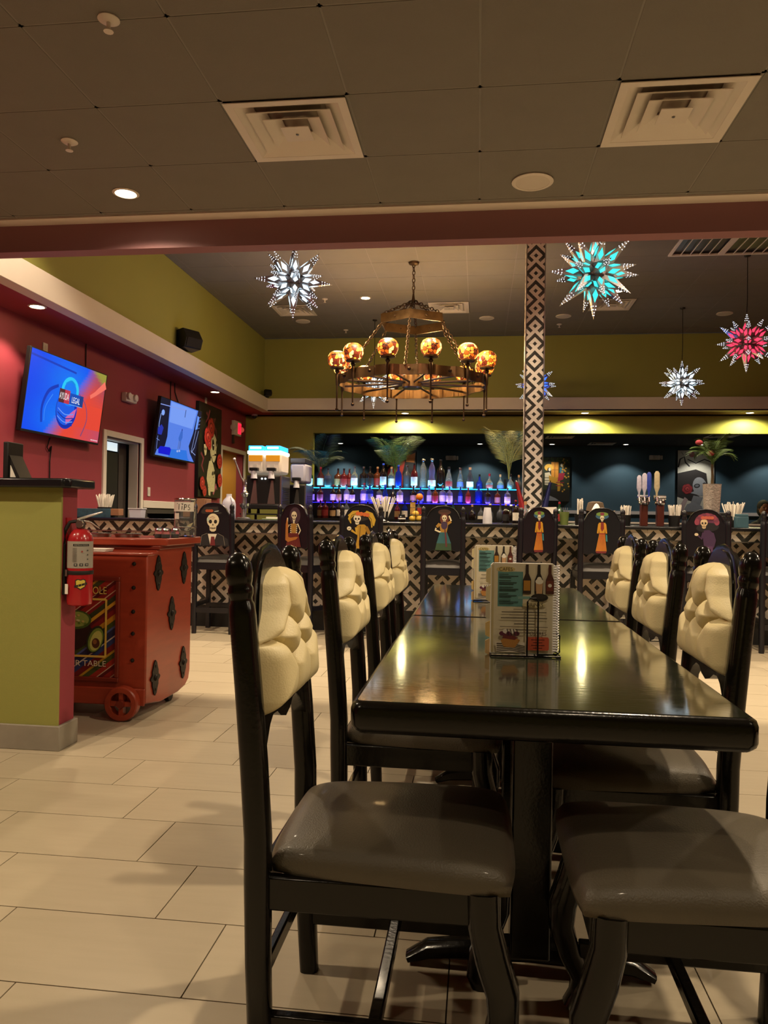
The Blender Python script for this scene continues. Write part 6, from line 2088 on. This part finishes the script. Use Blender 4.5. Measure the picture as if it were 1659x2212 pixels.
obj('snack_packet', MB().box(-.058, -.010, .01, .03, 0.075, 0.19), mat('packet_gold', 'b08c48', 0.5, var=0.5, scale=40), fb)
obj('red_packet', MB().box(.010, .056, .01, .03, 0.075, 0.14), 'label_red', fb)
for i, (x, y, z) in enumerate(((-.030, -.03, .036), (.032, -.028, .036), (-.002, -.025, .083), (-.036, .02, .036), (.034, .024, .036))):
    tag(obj('lemon', MB().ball((0, 0, 0), 0.029, 12, 8, sc=(1.15, .95, .95)), 'lemon_skin', None, (-0.585 + x, 7.22 + y, 1.034 + z)), 'yellow lemon lying in the black wire basket', 'lemon', 'lemons in the wire basket')
tag(obj('orange', MB().ball((0, 0, 0), 0.034, 14, 10), 'orange_skin', None, (-0.555, 7.22, 1.034 + 0.242)), 'round orange resting on top of the wire basket', 'orange')
nk = thing('napkin_bundle', 'crumpled white napkin on the bar near the fruit basket', 'napkin', (-0.86, 6.92, 1.034))
obj('cloth', MB().grid(lambda u, v: (-.05 + .1 * u, -.03 + .06 * v, 0.004 + .022 * abs(sin(6 * u + 2 * v)) * (1 - abs(2 * u - 1))), 14, 8), 'paper_white', nk, fix=False)
ja = thing('dark_jar', 'small dark jar with a pale band on the bar beside the lemons', 'jar', (-0.70, 7.02, 1.034))
obj('glass', MB().lathe([(0.030, 0), (0.034, 0.005), (0.034, 0.05), (0.026, 0.06)], 14), 'bottle_dark', ja)
obj('band', MB().lathe([(0.0345, 0.028), (0.035, 0.034), (0.0345, 0.040)], 14), 'paper_white', ja)
obj('lid', MB().lathe([(0.030, 0.058), (0.030, 0.072), (1e-5, 0.073)], 14), 'cap_black', ja)
# beer towers
def tower(label, loc, handles):
    t = thing('beer_tap_tower', label, 'beer tap', loc, 0, 'beer taps on the bar')
    obj('wood_column', MB().box(-0.032, 0.032, -0.032, 0.032, 0, 0.20), 'tap_wood', t, bevel=0.004)
    obj('collar', MB().lathe([(0.045, 0.20), (0.05, 0.215), (0.042, 0.235), (0.05, 0.25)], 16), 'chrome', t)
    obj('manifold', MB().sweep([(-0.062, 0, 0.265), (0.050, 0, 0.265)], 0.026, 12), 'chrome', t)
    for i, (dx, mt, h, w) in enumerate(handles):
        f = obj('faucet', MB().sweep([(dx, -0.02, 0.265), (dx, -0.07, 0.26), (dx, -0.085, 0.225)], [0.011, 0.010, 0.008], 8), 'chrome', t)
        obj('tap_handle', MB().sweep([(dx, -0.065, 0.27), (dx, -0.066, 0.31), (dx, -0.068, 0.31 + h * .25), (dx, -0.07, 0.31 + h * .9), (dx, -0.07, 0.31 + h)], [(0.007, 0.007), (0.009, 0.009), (w, 0.012), (w * .9, 0.012), (w * .4, 0.006)], 8, power=0.7, up=(0, 1, 0)), mt, f)
    return t
mat('tap_blue', '2a3f9c', 0.4, var=0.3, scale=40)
mat('tap_pale', 'b8b4c8', 0.4, var=0.3, scale=40)
mat('tap_cream', 'b5a888', 0.5, var=0.3, scale=40)
tower('beer tap tower with blue and white handles on a red brown post', (1.535, 7.36, 1.034), [(-.058, 'tap_pale', .16, .022), (-.010, 'tap_pale', .18, .024), (.030, 'tap_blue', .19, .022)])
tower('beer tap tower with an oval cream handle on a red brown post', (1.685, 7.38, 1.034), [(-.045, 'tap_cream', .20, .026)])
# flags by the pillar
for nm, mt, x, rz_, lb in (('red', 'flag_red', 0.475, 0.22, 'red folded cloth banner leaning beside the tiled pillar'), ('blue', 'flag_blue', 0.745, -0.18, 'dark blue folded cloth banner right of the tiled pillar')):
    t = thing('cloth_banner', lb, 'banner', (x, 8.62, 1.034))
    obj('cloth', MB().grid(lambda u, v: ((u - .5) * .055 * (1.6 - v) + (v - .5) * -rz_ * .5, 0.012 * sin(u * 9), 0.02 + .44 * v), 10, 8), mt, t, fix=False)
    obj('stick', MB().sweep([(rz_ * .25, 0.016, 0.0), (-rz_ * .27, 0.016, 0.48)], 0.005, 6), 'paper_white' if nm == 'red' else 'black_plastic', t)
cs = thing('napkin_caddy', 'pale folded napkins in a dark caddy in front of the pillar', 'napkins', (0.66, 7.9 - 0.6, 1.034))
obj('caddy', MB().box(-0.07, 0.07, -0.05, 0.05, 0, 0.10), 'black_plastic', cs, bevel=0.004)
for k in range(3):
    obj('napkin', MB().prism([(-.06 + .01 * k, 0.06), (.06 - .008 * k, 0.06), (.068 - .008 * k, 0.165), (-.068 + .01 * k, 0.16)], -0.03 + .022 * k, -0.02 + .022 * k, 'xz'), 'paper_white', cs)
gl = thing('condiment_tub', 'green tinted tub of utensils right of the pillar', 'tub', (0.80, 7.28, 1.034))
obj('tub', MB().lathe([(0.035, 0), (0.045, 0.12), (0.042, 0.12), (0.03, .01), (1e-5, .01)], 14), mat('tub_green', '7a8a4a', 0.4, trans=0.3), gl)
for k in range(4):
    obj('utensil', MB().sweep([(-.02 + .012 * k, 0, 0.02), (-.03 + .02 * k, .01, 0.16)], 0.004, 6), 'steel', gl)
# hats and cone napkin behind the orange lady stool
ht = thing('brown_hat', 'brown felt hat resting on the bar behind the white paper cone', 'hat', (1.11, 7.46, 1.034))
obj('brim', MB().grid(lambda u, v: (-.17 + .34 * u, -.11 + .22 * v, 0.10 + 0.06 * (2 * u - 1) ** 2 + .02 * sin(5 * u)), 14, 8), 'felt_brown', ht, fix=False)
obj('crown', MB().lathe([(0.088, 0.09), (0.085, 0.16), (0.07, 0.215), (0.035, 0.225), (1e-5, 0.215)], 16), 'felt_brown', ht)
obj('hat_stand', MB().lathe([(0.06, 0), (0.02, 0.02), (0.02, 0.10)], 10), 'black_plastic', ht)
cn = thing('paper_cone', 'white cone shaped napkin standing behind the orange lady stool', 'napkin', (1.065, 7.1, 1.034))
obj('cone', MB().lathe([(0.072, 0.10), (0.05, 0.125), (0.016, 0.19), (1e-5, 0.2)], 16), 'paper_white', cn)
obj('holder', MB().lathe([(0.05, 0), (0.07, 0.10)], 16), 'black_plastic', cn)
# clutter right of the taps
for x, y, lb, nm, mt, w, d, h in ((2.0, 7.1, 'folded white papers on the bar right of the taps', 'paper_stack', 'paper_white', .16, .12, .03), (2.28, 6.98, 'teal plastic box on the bar before the wrapped straws', 'plastic_box', 'tap_teal', .10, .08, .12), (1.25, 7.2, 'dark bar caddy behind the orange lady stool', 'bar_caddy', 'black_plastic', .16, .12, .11), (2.16, 7.1, 'dark bar caddy beside the teal box', 'bar_caddy', 'black_plastic', .12, .12, .13)):
    if mt == 'tap_teal' and mt not in MATS:
        mat('tap_teal', '3a5a66', 0.5)
    t = thing(nm, lb, 'caddy' if 'caddy' in nm else ('box' if 'box' in nm else 'paper'), (x, y, 1.034))
    obj('body', MB().box(-w / 2, w / 2, -d / 2, d / 2, 0, h * .8), mt, t, bevel=0.004)
    obj('upper_part', MB().box(-w / 2 * .92, w / 2 * .95, -d / 2 * .9, d / 2 * .9, h * .8, h), mt, t, bevel=0.004)

# ------------------------------------------------------------------ the teal room
def canvas(name, label, x0, x1, z0, z1, art, bgc):
    t = thing(name, label, 'painting', ((x0 + x1) / 2, 19.745, z0))
    w, h = x1 - x0, z1 - z0
    obj('canvas', MB().box(-w / 2, w / 2, -0.05, 0, 0, h), 'black_matte', t, bevel=0.004)
    art.build('painted_image', 'paint', t, (0, -0.0505, 0))
    return t
a = Art()
a.rect('2a3018', -.365, 0, .365, 1.12)
a.rect('181a10', -.365, 0, .365, .30)
a.poly('8a8d8c', [(-.30, .02), (.10, .02), (.02, .08), (-.12, .14), (-.26, .12)])
a.rect('d08a28', -.10, .60, .08, 1.0)
a.line('7a4a18', [(-.01, .6), (-.01, 1.0)], .015)
a.line('7a4a18', [(-.10, .80), (.08, .80)], .012)
a.ell('d8a83a', -.16, .86, .11, .09)
a.ell('2a1c10', -.15, .80, .05, .06)
a.ell('d8cfae', -.14, .81, .03, .045)
a.poly('d8c8a0', [(-.26, .72), (-.14, .74), (-.08, .60), (-.12, .40), (-.26, .42)])
for k in range(3):
    a.line('1c1810', [(-.26, .46 + k * .07), (-.12, .46 + k * .07)], .014)
a.poly('b8861e', [(-.16, .66), (.10, .58), (.14, .42), (.12, .26), (.06, .26), (.06, .44), (-.08, .48), (-.14, .46)])
a.line('d8cfae', [(-.16, .40), (-.14, .22)], .03)
a.ell('d8cfae', .16, .92, .03, .04)
a.poly('2a6a7a', [(.11, .86), (.21, .86), (.21, .72), (.11, .72)])
a.poly('a02838', [(.09, .72), (.24, .72), (.20, .56), (.06, .50)])
a.line('8a2430', [(.02, .48), (.22, .48)], .02)
a.line('8a2430', [(.02, .40), (.22, .40)], .02)
rr = random.Random(8)
for k in range(26):
    x, z = rr.uniform(.16, .34), rr.uniform(.2, 1.08)
    a.ell('c09030', x, z, .022, .022, 0, 8)
for k in range(20):
    a.ell('3e5020', rr.uniform(-.34, .34), rr.uniform(1.0, 1.1), .05, .02, rr.uniform(0, 3), 8)
canvas('garden_painting', 'dark painting of a musician in a sombrero and a lady in a flowered garden', 1.56, 2.29, 1.54, 2.67, a, None)
a = Art()
a.rect('c9c6b4', -.435, 0, .435, 1.52)
a.poly('26221f', [(-.435, .95), (.0, 1.05), (.25, .95), (.30, .60), (.10, .40), (.0, .22), (-.25, .30), (-.435, .36)])
a.line('1c1a18', [(-.42, 1.10), (-.38, 1.30), (-.28, 1.36), (-.25, 1.22), (-.15, 1.12)], .035)
a.line('1c1a18', [(-.2, 1.3), (.0, 1.2), (.2, 1.3), (.4, 1.22)], .025)
for k in range(9):
    a.line('6a6a5c', [(-.35 + k * .09, 1.48), (-.30 + k * .09, 1.40)], .012)
a.ell('8d9092', .10, .62, .17, .24, 0.2)
a.ell('2a2a2c', .03, .64, .075, .055, 0.2)
a.ell('6a6c70', .03, .645, .045, .03, 0.2)
a.ell('2a2a2c', .21, .68, .05, .045, 0.2)
a.poly('8d9092', [(-.05, .50), (-.13, .46), (.0, .43), (.20, .38), (.20, .55)])
a.poly('7c7f82', [(-.05, .40), (.18, .36), (.10, .15), (-.12, .20)])
a.poly('83868a', [(-.30, .0), (-.20, .18), (-.05, .24), (.15, .14), (.2, .0)])
a.poly('a89490', [(-.435, .0), (-.38, .12), (-.26, .36), (-.18, .30), (-.26, .12), (-.28, .0)])
a.rose(-.20, .56, .13, '8f2a2c', '5c1418', 'b04a44')
a.rose(-.1, 1.44, .07, 'b05058', '7c2c34', 'd08080') if False else a.rose(-.1, 1.42, .07, 'b05058', '7c2c34', 'd08080')
canvas('portrait_painting', 'tall black and white painting of a skull faced lady with a red rose', 4.91, 5.78, 1.33, 2.86, a, None)
a = Art()
a.rect('1c1a12', -.4, 0, .4, 1.1)
a.poly('a83420', [(-.3, .05), (-.1, .6), (.0, .92), (.12, .84), (.05, .5), (.16, .1)])
a.ell('c85a24', -.12, .86, .18, .10, .4)
a.poly('c8782a', [(.14, .82), (.36, .80), (.38, 1.06), (.25, 1.0), (.16, 1.08)])
a.ell('8a2018', -.22, .5, .12, .2)
a.line('d0a040', [(-.35, .70), (-.1, .95), (.1, 1.02)], .04)
canvas('orange_painting', 'painting of orange and red flowers behind the bright green palm', -2.42, -1.62, 1.70, 2.80, a, None)

# ------------------------------------------------------------------ guest on the far side of the bar
ps = thing('person', 'person with dark hair in dark clothes seated on the far side of the bar', 'person', (4.6, 13.05, 0))
def skin_body(name, verts, edges, radii, mt, parent, root=0):
    me = bpy.data.meshes.new(name)
    me.from_pydata(verts, edges, [])
    o = bpy.data.objects.new(name, me)
    link(o, parent)
    md = o.modifiers.new('skin', 'SKIN')
    md.use_smooth_shade = True
    sb = o.modifiers.new('sub', 'SUBSURF')
    sb.levels = sb.render_levels = 2
    for i, r in enumerate(radii):
        me.skin_vertices[0].data[i].radius = r if isinstance(r, tuple) else (r, r)
        me.skin_vertices[0].data[i].use_root = (i == root)
    me.materials.append(MATS[mt])
    return o
V = [(0, 0, .58), (0, -.01, .78), (0, 0, .98), (0, 0, 1.08), (0, -.005, 1.16), (0, -.02, 1.24),
     (.17, 0, 1.04), (.21, -.12, .86), (.12, -.30, .90), (-.17, 0, 1.04), (-.21, -.12, .86), (-.12, -.30, .90),
     (.10, -.02, .55), (.12, -.40, .56), (.12, -.42, .20), (.12, -.50, .16), (-.10, -.02, .55), (-.12, -.40, .56), (-.12, -.42, .20), (-.12, -.50, .16)]
E = [(0, 1), (1, 2), (2, 3), (3, 4), (4, 5), (3, 6), (6, 7), (7, 8), (3, 9), (9, 10), (10, 11), (0, 12), (12, 13), (13, 14), (14, 15), (0, 16), (16, 17), (17, 18), (18, 19)]
Rr = [(.15, .11), (.13, .10), (.15, .10), (.08, .07), (.05, .05), (.06, .06), .06, .045, .035, .06, .045, .035, .085, .07, .05, .045, .085, .07, .05, .045]
skin_body('body', V, E, Rr, 'shirt_dark', ps)
hd = MB()
hd.ball((0, -.03, 1.315), 0.095, 18, 14, sc=(.82, .95, 1.22))
hd.ball((0, -.122, 1.305), 0.018, 8, 6, sc=(.8, 1.1, 1.3))
for s_ in (-1, 1):
    hd.ball((s_ * .078, -.025, 1.315), 0.022, 8, 6, sc=(.4, .8, 1.2))
hd.ball((0, -.108, 1.262), 0.018, 8, 6, sc=(1.5, .6, .5))
obj('head', hd, 'skin', ps)
ey = MB()
for s_ in (-1, 1):
    ey.ball((s_ * .032, -.112, 1.325), 0.011, 8, 6)
obj('eyes', ey, 'black_plastic', ps)
hr = MB()
hr.ball((0, -.005, 1.345), 0.108, 18, 12, sc=(.88, .95, 1.02))
hr.ball((0, .03, 1.28), 0.098, 16, 12, sc=(.90, .8, 1.1))
obj('hair', hr, 'hair_dark', ps)
hn = MB()
for s_ in (-1, 1):
    hn.ball((s_ * .10, -.34, .905), 0.034, 10, 8, sc=(.8, 1.2, .5))
    for k in range(4):
        hn.sweep([(s_ * .10 + (k - 1.5) * .016, -.365, .91), (s_ * .10 + (k - 1.5) * .017, -.40, .912), (s_ * .10 + (k - 1.5) * .016, -.425 + .006 * abs(k - 1.5), .900)], [.009, .008, .006], 6)
    hn.sweep([(s_ * .075, -.345, .905), (s_ * .055, -.37, .905), (s_ * .05, -.39, .90)], [.010, .009, .007], 6)
obj('hands', hn, 'skin', ps)
sg = thing('guest_chair', 'dark seat under the person beyond the bar', 'chair', (4.6, 13.05, 0))
obj('seat', MB().box(-.2, .2, -.22, .2, .44, .475), 'black_plastic', sg, bevel=0.01)
for x in (-.18, .18):
    for y in (-.2, .18):
        obj('leg', MB().box(x - .018, x + .018, y - .018, y + .018, 0, .44), 'black_plastic', sg)
obj('backrest', MB().box(-.2, .2, .2, .23, .475, .95), 'black_plastic', sg, bevel=0.01)
fc = thing('far_counter', 'dark far side counter of the bar with pale edge', 'counter', (0, 0, 0))
obj('worktop', MB().box(-2.9, 5.9, 11.9, 12.5, 1.0, 1.035), 'granite_black', fc)
obj('pale_edge', MB().box(-2.9, 5.9, 12.5, 12.515, 1.0, 1.06), 'white_trim', fc)
obj('cabinet', MB().box(-2.85, 5.85, 11.95, 12.4, 0, 1.0), 'black_matte', fc)
